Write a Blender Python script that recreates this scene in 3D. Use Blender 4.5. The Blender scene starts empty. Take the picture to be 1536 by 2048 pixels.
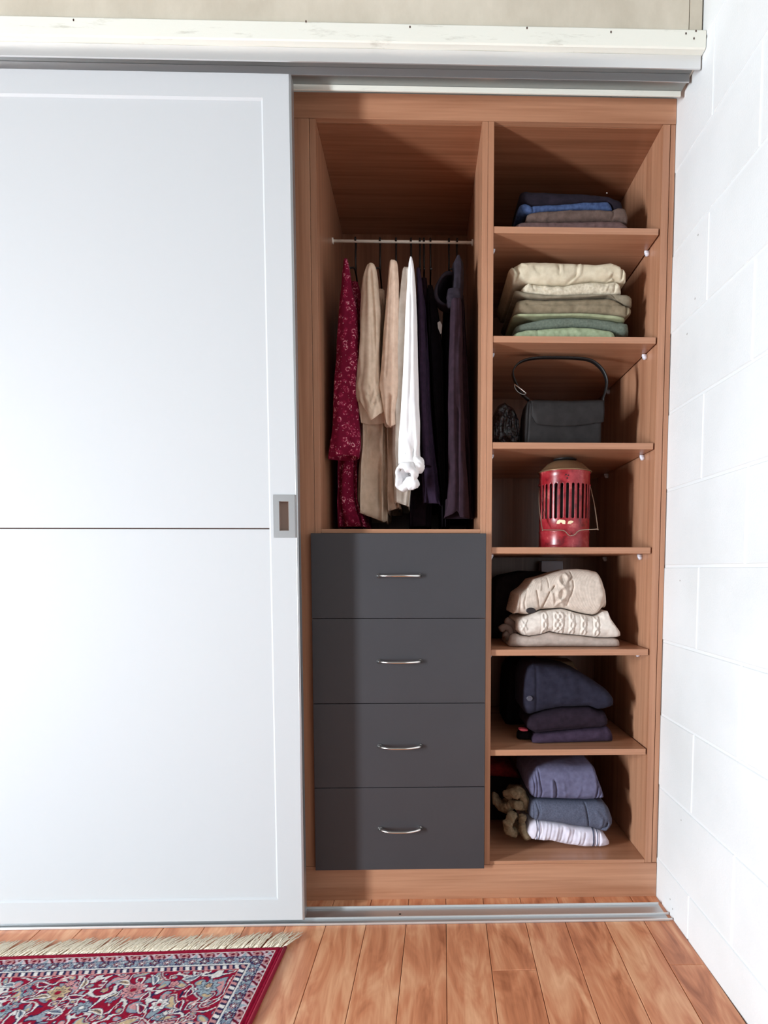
import bpy, math, random
import numpy as np
from mathutils import Vector, Matrix, noise

# ------------------------------------------------------------------ camera
random.seed(4)
F, CX, CY = 1202.8, 870.94, 1223.65
YAW, PITCH, ROLL = 0.0231, -0.0702, -0.0003
CAM = Vector((-0.6499, -1.5969, 0.9047))
def cam_axes():
    cy, sy, cp, sp = math.cos(YAW), math.sin(YAW), math.cos(PITCH), math.sin(PITCH)
    fwd = Vector((sy*cp, cy*cp, sp)); right = Vector((cy, -sy, 0)); up = right.cross(fwd)
    c, s = math.cos(ROLL), math.sin(ROLL)
    return c*right + s*up, c*up - s*right, fwd
RT, UP, FW = cam_axes()
C = bpy.context.scene.collection
scene = bpy.context.scene
cd = bpy.data.cameras.new('camera'); cam = bpy.data.objects.new('camera', cd); C.objects.link(cam)
cd.sensor_fit = 'VERTICAL'; cd.sensor_height = 36; cd.lens = F/2048*36
cd.shift_x = (768-CX)/2048; cd.shift_y = (CY-1024)/2048; cd.clip_start = .02
m = Matrix((RT, UP, -FW)).transposed().to_4x4(); m.translation = CAM; cam.matrix_world = m
scene.camera = cam

# ------------------------------------------------------------------ world, light, exposure
w = bpy.data.worlds.new('world'); scene.world = w; w.use_nodes = True
bg = w.node_tree.nodes['Background']; bg.inputs[0].default_value = (1.0, .985, .93, 1); bg.inputs[1].default_value = .245
def area(name, loc, target, sx, sy, power, col):
    l = bpy.data.lights.new(name, 'AREA'); l.shape = 'RECTANGLE'; l.size = sx; l.size_y = sy; l.energy = power; l.color = col
    o = bpy.data.objects.new(name, l); C.objects.link(o); o.location = loc
    o.rotation_euler = (Vector(target)-Vector(loc)).to_track_quat('-Z', 'Y').to_euler()
    return o
# daylight that comes in through the tall window of the left wall
area('window_daylight', (-3.72, -2.08, .84), (-2.0, -1.75, .84), .34, 1.35, 176, (.84, .935, 1.0))
scene.view_settings.view_transform = 'Standard'; scene.view_settings.look = 'None'
scene.view_settings.exposure = 0.30; scene.view_settings.gamma = 1; scene.view_settings.use_curve_mapping = False

# ------------------------------------------------------------------ helpers
def P(u, v, **k):
    """point of the place seen at (u, v) on a plane x=, y= or z="""
    D = FW + (u-CX)/F*RT - (v-CY)/F*UP
    (a, val), = k.items(); i = 'xyz'.index(a)
    return CAM + (val-CAM[i])/D[i]*D
def lin(c):
    return tuple(((x/255)/12.92 if x/255 <= .04045 else ((x/255+.055)/1.055)**2.4) for x in c) + (1,)

class N:
    def __init__(s, name):
        s.m = bpy.data.materials.new(name); s.m.use_nodes = True; s.t = s.m.node_tree
        s.b = s.t.nodes['Principled BSDF']
    def n(s, typ, **k):
        x = s.t.nodes.new('ShaderNode'+typ)
        for a, b in k.items():
            if a in x.inputs: x.inputs[a].default_value = b
            else: setattr(x, a, b)
        return x
    def l(s, a, b): s.t.links.new(a, b)
    def coord(s, out='Object', scale=(1,1,1)):
        tc = s.n('TexCoord'); mp = s.n('Mapping'); mp.inputs['Scale'].default_value = scale
        s.l(tc.outputs[out], mp.inputs[0]); return mp.outputs[0]
    def ramp(s, fac, stops):
        r = s.n('ValToRGB'); e = r.color_ramp.elements
        while len(e) < len(stops): e.new(.5)
        for i, (p, c) in enumerate(stops): e[i].position = p; e[i].color = c
        s.l(fac, r.inputs[0]); return r.outputs[0]
    def bump(s, h, strength=.3, dist=.001):
        b = s.n('Bump'); b.inputs['Strength'].default_value = strength; b.inputs['Distance'].default_value = dist
        s.l(h, b.inputs['Height']); s.l(b.outputs[0], s.b.inputs['Normal']); return b

def plain(name, col, rough=.6, metal=0, spec=.5, vary=0):
    a = N(name); a.b.inputs['Roughness'].default_value = rough; a.b.inputs['Metallic'].default_value = metal
    a.b.inputs['Specular IOR Level'].default_value = spec
    if vary:
        nz = a.n('TexNoise', Scale=9.0, Detail=4.0); a.l(a.coord(), nz.inputs['Vector'])
        lo = tuple(x*(1-vary) for x in lin(col)[:3])+(1,)
        a.l(a.ramp(nz.outputs[0], [(.35, lo), (.65, lin(col))]), a.b.inputs['Base Color'])
    else: a.b.inputs['Base Color'].default_value = lin(col)
    return a.m

def laminate(name, axis, c0=(162,112,84), c1=(190,140,110), rough=.34):
    a = N(name)
    sc = [34, 34, 34]; sc[axis] = 1.1
    co = a.coord(scale=tuple(sc))
    nz = a.n('TexNoise', Scale=1.0, Detail=5.0, Roughness=.6, Distortion=.5); a.l(co, nz.inputs['Vector'])
    sc2 = [150, 150, 150]; sc2[axis] = 4
    nz2 = a.n('TexNoise', Scale=1.0, Detail=2.0); a.l(a.coord(scale=tuple(sc2)), nz2.inputs['Vector'])
    mx = a.n('Math', operation='ADD'); mu = a.n('Math', operation='MULTIPLY'); mu.inputs[1].default_value = .35
    a.l(nz2.outputs[0], mu.inputs[0]); a.l(nz.outputs[0], mx.inputs[0]); a.l(mu.outputs[0], mx.inputs[1])
    a.l(a.ramp(mx.outputs[0], [(.5, lin(c0)), (.84, lin(c1))]), a.b.inputs['Base Color'])
    a.b.inputs['Roughness'].default_value = rough
    return a.m

def cloth(name, c, c2=None, rib=None, scale=60, weave=900, bump=.25, rough=.92, mott=.5):
    """rib: (axis, frequency, strength) knitted ribs; mottled slightly"""
    a = N(name); c2 = c2 or tuple(x*.8 for x in c)
    nz = a.n('TexNoise', Scale=float(scale), Detail=4.0); a.l(a.coord(), nz.inputs['Vector'])
    a.l(a.ramp(nz.outputs[0], [(.5-mott*.4, lin(c2)), (.5+mott*.4, lin(c))]), a.b.inputs['Base Color'])
    a.b.inputs['Roughness'].default_value = rough; a.b.inputs['Specular IOR Level'].default_value = .15
    nw = a.n('TexNoise', Scale=float(weave), Detail=1.0); a.l(a.coord(), nw.inputs['Vector'])
    h = nw.outputs[0]
    if rib:
        wv = a.n('TexWave', Scale=float(rib[1]), Distortion=1.2); wv.bands_direction = rib[0]
        wv.inputs['Detail Scale'].default_value = 2.0
        a.l(a.coord(), wv.inputs['Vector'])
        mm = a.n('Math', operation='MULTIPLY_ADD'); mm.inputs[1].default_value = rib[2]
        a.l(wv.outputs['Fac'], mm.inputs[0]); a.l(h, mm.inputs[2]); h = mm.outputs[0]
    a.bump(h, bump, .0015)
    return a.m

M = {}
M['lam_v'] = laminate('laminate_upright_grain', 2)
M['lam_h'] = laminate('laminate_level_grain', 0)
M['lam_in'] = laminate('laminate_inner_shade', 2, (122,80,58), (146,99,74), .28)  # laminate darkened: shade inside the compartments put into the colour
M['lam_top'] = laminate('laminate_inner_level_shade', 0, (138,90,64), (162,108,80), .18)  # darker laminate too, interior shade put into the colour of the top
M['drawer'] = plain('charcoal_board', (58,57,61), .45, vary=.06)
M['chrome'] = plain('chrome', (225,222,218), .18, 1)
M['alu'] = plain('brushed_aluminium', (196,198,200), .38, .85)
M['alu_in'] = plain('aluminium_track', (150,152,150), .42, .7)
M['alu_pale'] = plain('pale_aluminium', (226,226,226), .35, .6)
M['pull_in'] = plain('steel_brown_reflection', (160,140,130), .35, .5)  # steel tray, with the brown reflection put into its base colour
M['doorp'] = plain('white_door_board', (194,196,198), .62)
M['paint'] = None
a = N('painted_timber')
nz = a.n('TexNoise', Scale=14.0, Detail=6.0, Roughness=.7); a.l(a.coord(scale=(.5,1,3)), nz.inputs['Vector'])
a.l(a.ramp(nz.outputs[0], [(.28, lin((196,193,180))), (.42, lin((232,231,220)))]), a.b.inputs['Base Color'])
a.b.inputs['Roughness'].default_value = .45; a.bump(nz.outputs[0], .3, .002); M['paint'] = a.m
a = N('painted_block')
nz = a.n('TexNoise', Scale=3.0, Detail=5.0); a.l(a.coord('Object'), nz.inputs['Vector'])
nf = a.n('TexNoise', Scale=220.0, Detail=3.0); a.l(a.coord('Object'), nf.inputs['Vector'])
a.l(a.ramp(nz.outputs[0], [(.3, lin((216,218,218))), (.6, lin((226,228,229)))]), a.b.inputs['Base Color'])
a.b.inputs['Roughness'].default_value = .5
ad = a.n('Math', operation='MULTIPLY_ADD'); ad.inputs[1].default_value = 3.0
a.l(nz.outputs[0], ad.inputs[0]); a.l(nf.outputs[0], ad.inputs[2]); a.bump(ad.outputs[0], .35, .0015); M['block'] = a.m
M['mortar'] = plain('painted_mortar', (224,226,227), .55)
a = N('upper_wall_board')
nz = a.n('TexNoise', Scale=5.0, Detail=6.0, Roughness=.65); a.l(a.coord(scale=(1,1,.6)), nz.inputs['Vector'])
a.l(a.ramp(nz.outputs[0], [(.3, lin((186,176,158))), (.68, lin((214,205,188)))]), a.b.inputs['Base Color'])
a.b.inputs['Roughness'].default_value = .8; M['upper'] = a.m
# floor boards
a = N('timber_floor_board')
geo = a.n('NewGeometry'); oi = a.n('ObjectInfo')
def fl(scale, off, det=4.0, dist=.6):
    mp = a.n('Mapping'); mp.inputs['Scale'].default_value = scale
    sh = a.n('VectorMath', operation='MULTIPLY_ADD'); sh.inputs[1].default_value = (1,1,1)
    cb = a.n('CombineXYZ'); ml = a.n('Math', operation='MULTIPLY'); ml.inputs[1].default_value = off
    a.l(oi.outputs['Random'], ml.inputs[0]); a.l(ml.outputs[0], cb.inputs[1]); a.l(ml.outputs[0], cb.inputs[2])
    a.l(geo.outputs['Position'], sh.inputs[0]); a.l(cb.outputs[0], sh.inputs[2]); a.l(sh.outputs[0], mp.inputs[0])
    q = a.n('TexNoise', Scale=1.0, Detail=det, Roughness=.6, Distortion=dist); a.l(mp.outputs[0], q.inputs['Vector']); return q.outputs[0]
g1 = fl((20, 4.2, 1), 37.0, 3.0, 1.2); g2 = fl((190, 9, 1), 11.0, 3.0, .3)
ad = a.n('Math', operation='MULTIPLY_ADD'); ad.inputs[1].default_value = .22; a.l(g2, ad.inputs[0]); a.l(g1, ad.inputs[2])
rr = a.n('Math', operation='MULTIPLY_ADD'); rr.inputs[1].default_value = .13; a.l(oi.outputs['Random'], rr.inputs[0]); a.l(ad.outputs[0], rr.inputs[2])
a.l(a.ramp(rr.outputs[0], [(.40, lin((160,92,60))), (.64, lin((208,134,95))), (.93, lin((238,182,140)))]), a.b.inputs['Base Color'])
a.b.inputs['Roughness'].default_value = .4; a.bump(g2, .08, .0006); M['floor'] = a.m
M['gap'] = plain('dark_gap', (60,32,22), .8)
M['clear'] = plain('clear_plastic', (225,225,235), .12, 0, .8)
M['rod'] = plain('white_steel_rod', (252,248,236), .3, 0)
M['wire'] = plain('black_hanger', (16,13,14), .5)
M['black'] = plain('black_metal', (14,12,12), .5)

def mesh(name, V, Fc, mat, parent=None, smooth=True, mats=None, idx=None):
    me = bpy.data.meshes.new(name); me.from_pydata([tuple(v) for v in V], [], Fc)
    for q in (mats or [mat]): me.materials.append(q)
    if idx is not None: me.polygons.foreach_set('material_index', idx)
    if smooth: me.polygons.foreach_set('use_smooth', [True]*len(me.polygons))
    me.update()
    o = bpy.data.objects.new(name, me); C.objects.link(o); o.parent = parent
    return o
def recalc(o):
    import bmesh
    b = bmesh.new(); b.from_mesh(o.data); bmesh.ops.recalc_face_normals(b, faces=b.faces); b.to_mesh(o.data); b.free(); return o
def empty(name, label, cat, loc=(0,0,0), group=None, rz=0):
    o = bpy.data.objects.new(name, None); C.objects.link(o); o.location = loc; o.rotation_euler = (0,0,rz)
    o.empty_display_size = .05
    o['label'] = label; o['category'] = cat
    if group: o['group'] = group
    return o
def tag(o, label, cat, group=None):
    o['label'] = label; o['category'] = cat
    if group: o['group'] = group
    return o
def boxes(name, L, mat, parent=None, bev=0.0, kind=None):
    """L: list of (x0,x1,y0,y1,z0,z1), one mesh; origin at centre of the first"""
    V, Fc = [], []
    c = Vector(((L[0][0]+L[0][1])/2, (L[0][2]+L[0][3])/2, (L[0][4]+L[0][5])/2))
    for (x0,x1,y0,y1,z0,z1) in L:
        b = len(V)
        V += [(x-c.x, y-c.y, z-c.z) for z in (z0,z1) for y in (y0,y1) for x in (x0,x1)]
        Fc += [[b+i for i in f] for f in ((0,2,3,1),(4,5,7,6),(0,1,5,4),(2,6,7,3),(0,4,6,2),(1,3,7,5))]
    o = mesh(name, V, Fc, mat, None, smooth=False)
    if parent is not None: o.parent = parent; o.location = c - parent.location
    else: o.location = c
    if bev:
        md = o.modifiers.new('bevel', 'BEVEL'); md.width = bev; md.segments = 2; md.limit_method = 'ANGLE'
    if kind: o['kind'] = kind
    return o
def sub(o, parent):
    """put a mesh built in world coordinates under a parent"""
    o.parent = parent
    if parent is not None:
        q = parent; off = Vector((0,0,0))
        while q is not None: off += q.location; q = q.parent
        o.location = o.location - off
    return o
def tube_geo(pts, r, n=8, closed=False, flat=1.0):
    V, Fc = [], []
    pts = [Vector(p) for p in pts]; K = len(pts)
    rr = r if isinstance(r, (list, tuple)) else [r]*K
    up = Vector((0,0,1))
    t0 = (pts[1]-pts[0]).normalized()
    if abs(t0.dot(up)) > .9: up = Vector((1,0,0))
    a = (up - t0*up.dot(t0)).normalized()
    for i, p in enumerate(pts):
        if closed: t = (pts[(i+1) % K]-pts[i-1]).normalized()
        else: t = (pts[min(i+1, K-1)]-pts[max(i-1, 0)]).normalized()
        a = (a - t*a.dot(t)).normalized(); b = t.cross(a)
        for j in range(n):
            th = 2*math.pi*j/n
            V.append(p + (a*math.cos(th) + b*math.sin(th)*flat)*rr[i])
    for i in range(K if closed else K-1):
        for j in range(n):
            Fc.append([i*n+j, i*n+(j+1) % n, ((i+1) % K)*n+(j+1) % n, ((i+1) % K)*n+j])
    if not closed:
        Fc.append(list(range(n))[::-1]); Fc.append([(K-1)*n+j for j in range(n)])
    return V, Fc
def tube(name, pts, r, mat, parent=None, n=8, closed=False, flat=1.0):
    V, Fc = tube_geo(pts, r, n, closed, flat)
    o = mesh(name, V, Fc, mat); recalc(o)
    return sub(o, parent) if parent is not None else o
def smoothpts(pts, k=6):
    """Catmull-Rom through points"""
    pts = [Vector(p) for p in pts]; q = [2*pts[0]-pts[1]] + pts + [2*pts[-1]-pts[-2]]; out = []
    for i in range(1, len(q)-2):
        for s in range(k):
            t = s/k
            out.append(.5*((2*q[i]) + (q[i+1]-q[i-1])*t + (2*q[i-1]-5*q[i]+4*q[i+1]-q[i+2])*t*t + (3*q[i]-q[i-1]-3*q[i+1]+q[i+2])*t**3))
    out.append(pts[-1]); return out

# ------------------------------------------------------------------ setting: floor
floor = boxes('floor', [(-3.6, 0.0, -3.4, .56, -.03, -.006)], M['gap'], kind='structure')
W = .1022; slope = .035
xs0 = -.078
i = -1
joints = {4: -.30, 0: -.29}
while True:
    xr = xs0 - i*W + W; xl = xr - W
    if i < 0: xr, xl = xr-.001, xl-.001
    if xr < -3.45: break
    L = 1.25; y = joints.get(i, random.uniform(-.95, -.45) if i not in joints else 0)
    if i in joints: cuts = [.55, joints[i], joints[i]-1.2, joints[i]-2.4]
    else:
        c0 = random.uniform(-1.5, -.7); cuts = [.55, c0, c0-1.2, c0-2.3]
    for a0, b0 in zip(cuts[:-1], cuts[1:]):
        b0 = max(b0, -3.4)
        if a0 - b0 < .05: continue
        def X(x, y): return min(x + slope*(y+.13), -.0002)
        if i < 0:
            if b0 > -1.0: continue
            a0 = min(a0, -.83)
        g = .0007
        z1 = 0.0; bv = .0009
        V = []
        for z, e in ((-.012, 0), (z1-bv, 0), (z1, bv)):
            for (x, yy, sx, sy) in ((xl+g, b0+g, 1, 1), (xr-g, b0+g, -1, 1), (xr-g, a0-g, -1, -1), (xl+g, a0-g, 1, -1)):
                V.append(Vector((X(x, yy)+sx*e, yy+sy*e, z)))
        Fc = [[0+k, (k+1) % 4, 4+(k+1) % 4, 4+k] for k in range(4)] + [[4+k, 4+(k+1) % 4, 8+(k+1) % 4, 8+k] for k in range(4)] + [[8,9,10,11]]
        o = mesh('floorboard', V, Fc, M['floor'], smooth=False)
        if i == 0 or True: sub(o, floor)
    i += 1
# sliver of board along the block wall is the same width, trimmed by the wall

# ------------------------------------------------------------------ setting: block wall on the right
wall_right = boxes('wall_right', [(.002, .16, -3.4, .6, -.03, 2.75)], M['mortar'], kind='structure')
Z0, JA = .1128, -.1982
for k in range(-1, 14):
    z0, z1 = max(Z0+.2*k, -.012), min(Z0+.2*(k+1), 2.75)
    if z1-z0 < .02: continue
    off = JA-.2 if k % 2 == 0 else JA
    y1 = off + .4*3
    while y1 > -3.4:
        y0 = y1-.4
        a_, b_ = max(y0, -3.4), min(y1, .59)
        if b_ - a_ > .03:
            g = .0034; bv = .0016
            V = []
            for x, e in ((.004, 0), (bv, 0), (0, bv)):
                V += [(x, a_+g+e, z0+g+e), (x, b_-g-e, z0+g+e), (x, b_-g-e, z1-g-e), (x, a_+g+e, z1-g-e)]
            Fc = [[k2, 4+k2, 4+(k2+1) % 4, (k2+1) % 4] for k2 in range(4)] + [[4+k2, 8+k2, 8+(k2+1) % 4, 4+(k2+1) % 4] for k2 in range(4)] + [[11,10,9,8]]
            o = mesh('block', V, Fc, M['block'], smooth=False); recalc(o)
            # keep the visible face looking into the room
            sub(o, wall_right)
        y1 -= .4

for (u, v, q) in ((1396, 470, .0022), (1390, 597, .002), (1374, 668, .002), (1360, 1161, .0022), (1362, 1640, .002), (1404, 118, .0016), (1340, 1798, .002), (1345, 1818, .002)):
    p = P(u, v, x=-.0003)
    V = [(p.x, p.y, p.z)]+[(p.x, p.y+q*math.cos(j), p.z+1.3*q*math.sin(j)*random.uniform(.6, 1.2)) for j in np.linspace(0, 2*math.pi, 8)[:-1]]
    sub(mesh('paint_chip', V, [[0, 1+(j+1) % 7, 1+j] for j in range(7)], plain('grey_chip', (150,146,140), .8) if 'grey_chip' not in bpy.data.materials else bpy.data.materials['grey_chip'], smooth=False), wall_right)

# ------------------------------------------------------------------ setting: left, back and upper walls
boxes('wall_left', [(-3.7, -3.6, -3.4, -2.27, -.03, 2.75), (-3.7, -3.6, -1.84, .6, -.03, 2.75), (-3.7, -3.6, -2.27, -1.84, -.03, .14), (-3.7, -3.6, -2.27, -1.84, 1.56, 2.75)], M['block'], kind='structure')
boxes('wall_back', [(-3.6, .0, .56, .6, -.03, 2.75)], M['mortar'], kind='structure')  # unseen wall, added to block light leaking in behind the door
upper = boxes('wall_front', [(-3.6, -.0345, -.1395, -.05, 2.129, 2.75), (-3.6, -2.25, -.02, .55, -.006, 2.09)], M['upper'], kind='structure')
sub(boxes('wall_panel', [(-.0325, -.004, -.1395, -.05, 2.129, 2.75)], M['upper'], kind=None), upper)

# painted timber board above the track
tb = []
nx = 120
V, Fc = [], []
prof = [(-.05, 2.0865), (-.1545, 2.0865), (-.1573, 2.089), (-.1573, 2.125), (-.1545, 2.1283), (-.05, 2.1283)]
for i in range(nx+1):
    x = -3.58 + 3.5785*i/nx
    for j, (y, z) in enumerate(prof):
        q = noise.noise(Vector((x*7, j*3.1, 0)))
        V.append((x, y + (.0009*q if 0 < j < 5 else 0), z + .0011*q))
n = len(prof)
for i in range(nx):
    for j in range(n): Fc.append([i*n+j, (i+1)*n+j, (i+1)*n+(j+1) % n, i*n+(j+1) % n])
Fc.append(list(range(n))); Fc.append([nx*n+j for j in range(n)][::-1])
trim = mesh('trim_1', V, Fc, M['paint'], smooth=False); recalc(trim); trim['kind'] = 'structure'
for (u, v) in ((147, 40), (612, 43), (820, 54), (1054, 56), (1222, 64), (1372, 67), (1392, 62), (1388, 77)):
    p = P(u, v, y=-.1575)
    V2, F2 = [(p.x, p.y-.0004, p.z)], []
    for j in range(7): V2.append((p.x+.0018*math.cos(j*.9), p.y-.0002, p.z+.003*math.sin(j*.9)))
    for j in range(7): F2.append([0, 1+j, 1+(j+1) % 7])
    sub(mesh('nail_hole', V2, F2, M['gap']), trim)

# ------------------------------------------------------------------ door tracks
XL = -2.22
ht = empty('head_track', 'aluminium sliding door head track under the painted timber board', 'track', (-1.1, -.09, 2.09))
boxes('fascia', [(XL, -.004, -.140, -.136, 2.0565, 2.0862)], M['alu_pale'], ht, .0006)
boxes('track_top', [(XL, -.006, -.1355, -.047, 2.0848, 2.0863)], M['alu_in'], ht)
boxes('guide_rib', [(XL, -.008, -.0895, -.0855, 2.0665, 2.0846)], M['alu'], ht, .0006)
boxes('back_lip', [(XL, -.012, -.0515, -.047, 2.0625, 2.0745)], M['paint'], ht, .0006)
boxes('channel_plate', [(XL, -.010, -.0855, -.047, 2.0747, 2.0762)], M['alu_in'], ht)
boxes('packer', [(XL, -.002, -.0455, -.001, 2.0985, 2.128)], M['paint'], ht)
bt = empty('floor_track', 'aluminium sliding door track screwed along the timber floor', 'track', (-1.1, -.083, 0))
boxes('base_plate', [(XL, -.012, -.120, -.045, .0002, .0024)], M['alu'], bt, .0004)
boxes('back_rib', [(XL, -.012, -.0475, -.045, .0024, .0085)], M['alu_pale'], bt, .0005)
boxes('middle_rib', [(XL, -.004, -.0955, -.0925, .0024, .0075)], M['alu_pale'], bt, .0005)
boxes('front_lip', [(XL, -.004, -.1205, -.1165, .0024, .0065)], M['alu_pale'], bt, .0008)
for u, v in ((1313, 1826), (800, 1828)):
    p = P(u, v, z=.0026)
    V, Fc = [(p.x, p.y, .0034)], []
    for j in range(12): V.append((p.x+.0034*math.cos(j*math.pi/6), p.y+.0034*math.sin(j*math.pi/6), .0025))
    for j in range(12): Fc.append([0, 1+j, 1+(j+1) % 12])
    sub(mesh('screw', V, Fc, M['black']), bt)

# ------------------------------------------------------------------ sliding door
DY = -.1124; DB = -.084
door = empty('sliding_door', 'tall white panelled sliding door with grey flush pull, left of open wardrobe', 'door', (-1.5, -.1, .012))
ex0, ex1 = -.9555, -.950
boxes('edge_strip', [(ex0, ex1, DY, DB, .0125, 2.0500)], M['alu'], door, .0006)
hx0, hx1, hz0, hz1 = -.9952, -.9722, .9990, 1.0700     # hole behind the pull
sL = -1.0165
boxes('stile', [(sL, ex0, DY, DB, .0125, hz0), (sL, ex0, DY, DB, hz1, 2.0500), (sL, hx0, DY, DB, hz0, hz1), (hx1, ex0, DY, DB, hz0, hz1), (hx0, hx1, DY+.014, DB, hz0, hz1)], M['doorp'], door)
boxes('stile', [(-2.16, -2.10, DY, DB, .0125, 2.0500)], M['doorp'], door)
boxes('rail', [(-2.10, sL, DY, DB, .0125, .0665)], M['doorp'], door)
boxes('rail', [(-2.10, sL, DY, DB, 1.997, 2.0500)], M['doorp'], door)
PY = DY+.0045
boxes('panel', [(-2.10, sL, PY, DB-.003, .0665, 1.0030)], M['doorp'], door, .0006)
boxes('panel', [(-2.10, sL, PY, DB-.003, 1.0058, 1.997)], M['doorp'], door, .0006)
boxes('joint_strip', [(-2.10, sL, PY+.003, DB-.004, 1.0030, 1.0058)], M['gap'], door)
# bevelled beads round the panels
def bead(name, p0, p1, inward):
    V = []
    for p in (p0, p1):
        x, z = p
        for (o, y) in ((0, DY+.0002), (.0045, PY-.0004), (.0045, PY+.001), (0, PY+.001)):
            V.append((x+inward[0]*o, y, z+inward[1]*o))
    o = mesh(name, V, [[0,1,5,4],[1,2,6,5],[2,3,7,6],[3,0,4,7],[3,2,1,0],[4,5,6,7]], M['doorp'], smooth=False); recalc(o); sub(o, door)
bead('bead', (sL, .0665), (sL, 1.997), (-1, 0)); bead('bead', (-2.10, .0665), (sL, .0665), (0, 1))
bead('bead', (-2.10, 1.997), (sL, 1.997), (0, -1)); bead('bead', (-2.10, .0665), (-2.10, 1.997), (1, 0))
# flush pull : frame plate with a hole, recess tray
x0, x1, z0, z1 = -1.0095, -.9575, .9822, 1.0857
boxes('pull_frame', [(x0, hx0, DY-.003, DY, z0, z1), (hx1, x1, DY-.003, DY, z0, z1), (hx0, hx1, DY-.003, DY, hz1, z1), (hx0, hx1, DY-.003, DY, z0, hz0)], M['alu'], door)
boxes('pull_recess', [(hx0, hx1, DY+.011, DY+.0138, hz0, hz1), (hx0, hx0+.001, DY, DY+.011, hz0, hz1), (hx1-.001, hx1, DY, DY+.011, hz0, hz1), (hx0, hx1, DY, DY+.011, hz0, hz0+.001), (hx0, hx1, DY, DY+.011, hz1-.001, hz1)], M['pull_in'], door)

# ------------------------------------------------------------------ wardrobe carcass
wr = empty('wardrobe', 'built-in wood-look wardrobe carcass with shelves, drawers and hanging space', 'wardrobe', (-.5, 0, 0))
BK = .52; ZT = 2.0327; ZB = .1045
lv, lh, li = M['lam_v'], M['lam_h'], M['lam_in']
def wb(name, b, mat, bev=.0005): return boxes(name, [b], mat, wr, bev)
wb('kickboard', (XL, -.001, -.0012, .016, 0, .0955), lh)
wb('header', (XL, -.001, -.0005, .016, ZT+.0008, 2.0945), lh)
wb('top_panel', (XL, -.001, .0165, BK, ZT, ZT+.018), M['lam_top'])
wb('back_panel', (XL, -.001, BK+.001, BK+.012, .0, ZT+.02), li)
wb('filler_strip', (-.0135, -.001, .001, .018, .0962, ZT), lv)
wb('side_panel', (-.034, -.0155, .0, BK, .0962, ZT-.0002), lv)
wb('side_panel', (-.4790, -.4642, .0, BK, .0962, ZT-.0002), lv)
wb('side_panel', (-.4944, -.4796, .0, BK, .0962, ZT-.0002), lv)
wb('side_panel', (-.9290, -.9135, .0, BK, .0962, ZT-.0002), lv)
wb('filler_strip', (-.975, -.9300, .0, .018, .0962, ZT), lv)
wb('side_panel', (-.992, -.9755, .0, BK, .0962, ZT-.0002), lv)
wb('side_panel', (XL, XL+.018, .0, BK, .0962, ZT-.0002), lv)
wb('bottom_panel', (-.4638, -.0345, .001, BK-.001, .088, ZB), M['lam_h'])
wb('bottom_panel', (-.9131, -.4948, .001, BK-.001, .0965, .112), M['lam_h'])
wb('fixed_shelf', (-.9131, -.4948, .001, BK-.001, 1.0005, 1.0110), M['lam_h'])
SH = [1.7798, 1.508, 1.2372, .9636, .6901, .4161]
for z in SH:
    s = wb('shelf', (-.4638, -.0385, .0015, BK-.003, z-.0165, z), M['lam_h'], .0008)
    for xx, sg in ((-.0342, -1), (-.464, 1)):
        for yy in (.076, .40):
            # clear plastic shelf support : dowel, vertical web and rounded ledge
            V, Fc = tube_geo([(xx, yy, z-.0205), (xx+sg*.013, yy, z-.0205)], .0036, 10)
            V2, F2 = tube_geo([(xx+sg*.0006, yy, z-.026), (xx+sg*.0095, yy, z-.0265), (xx+sg*.0105, yy, z-.0275)], [.0062, .0055, .003], 10)
            n0 = len(V); V += V2; Fc += [[q+n0 for q in f] for f in F2]
            o = mesh('shelf_support', V, Fc, M['clear']); recalc(o); sub(o, s)
# drawers
dz = [(.7772, .9990), (.5506, .7755), (.3222, .5489), (.0940, .3205)]
for k, (a_, b_) in enumerate(dz):
    d = boxes('drawer', [(-.9375, -.4812, -.0185, -.0025, a_, b_), (-.909, -.50, .002, .45, a_+.02, b_-.03)], M['drawer'], wr, .0006)
    zc = {0: .8885, 1: .663, 2: .435, 3: .2085}[k]; xc = -.7085
    pts = []; rad = []
    for i in range(25):
        t = i/24*2-1
        e = abs(t)
        y = -.0185-.0015-.024*(1-e**3.0)**.8
        pts.append((xc+t*.054, y, zc)); rad.append(.0034+.0019*max(0, (e-.7)/.3))
    V, Fc = tube_geo(pts, rad, 12, flat=1.25)
    # round feet
    for sx in (-1, 1):
        V2, F2 = tube_geo([(xc+sx*.0535, -.0184, zc), (xc+sx*.0535, -.0215, zc), (xc+sx*.0535, -.0245, zc)], [.0068, .0066, .004], 14)
        n0 = len(V); V += V2; Fc += [[q+n0 for q in f] for f in F2]
    o = mesh('drawer_pull', V, Fc, M['chrome']); recalc(o)
    o.parent = d; o.location = -(d.location+wr.location)
# hanging rail
RY, RZ = .27, 1.879
rail = tube('hanging_rail', [(-.913, RY, RZ), (-.495, RY, RZ)], .0044, M['rod'], wr, 16)
for xx, sg in ((-.9134, 1), (-.4946, -1)):
    tube('rail_socket', [(xx, RY, RZ), (xx+sg*.004, RY, RZ)], .009, M['rod'], wr, 16)

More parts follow.
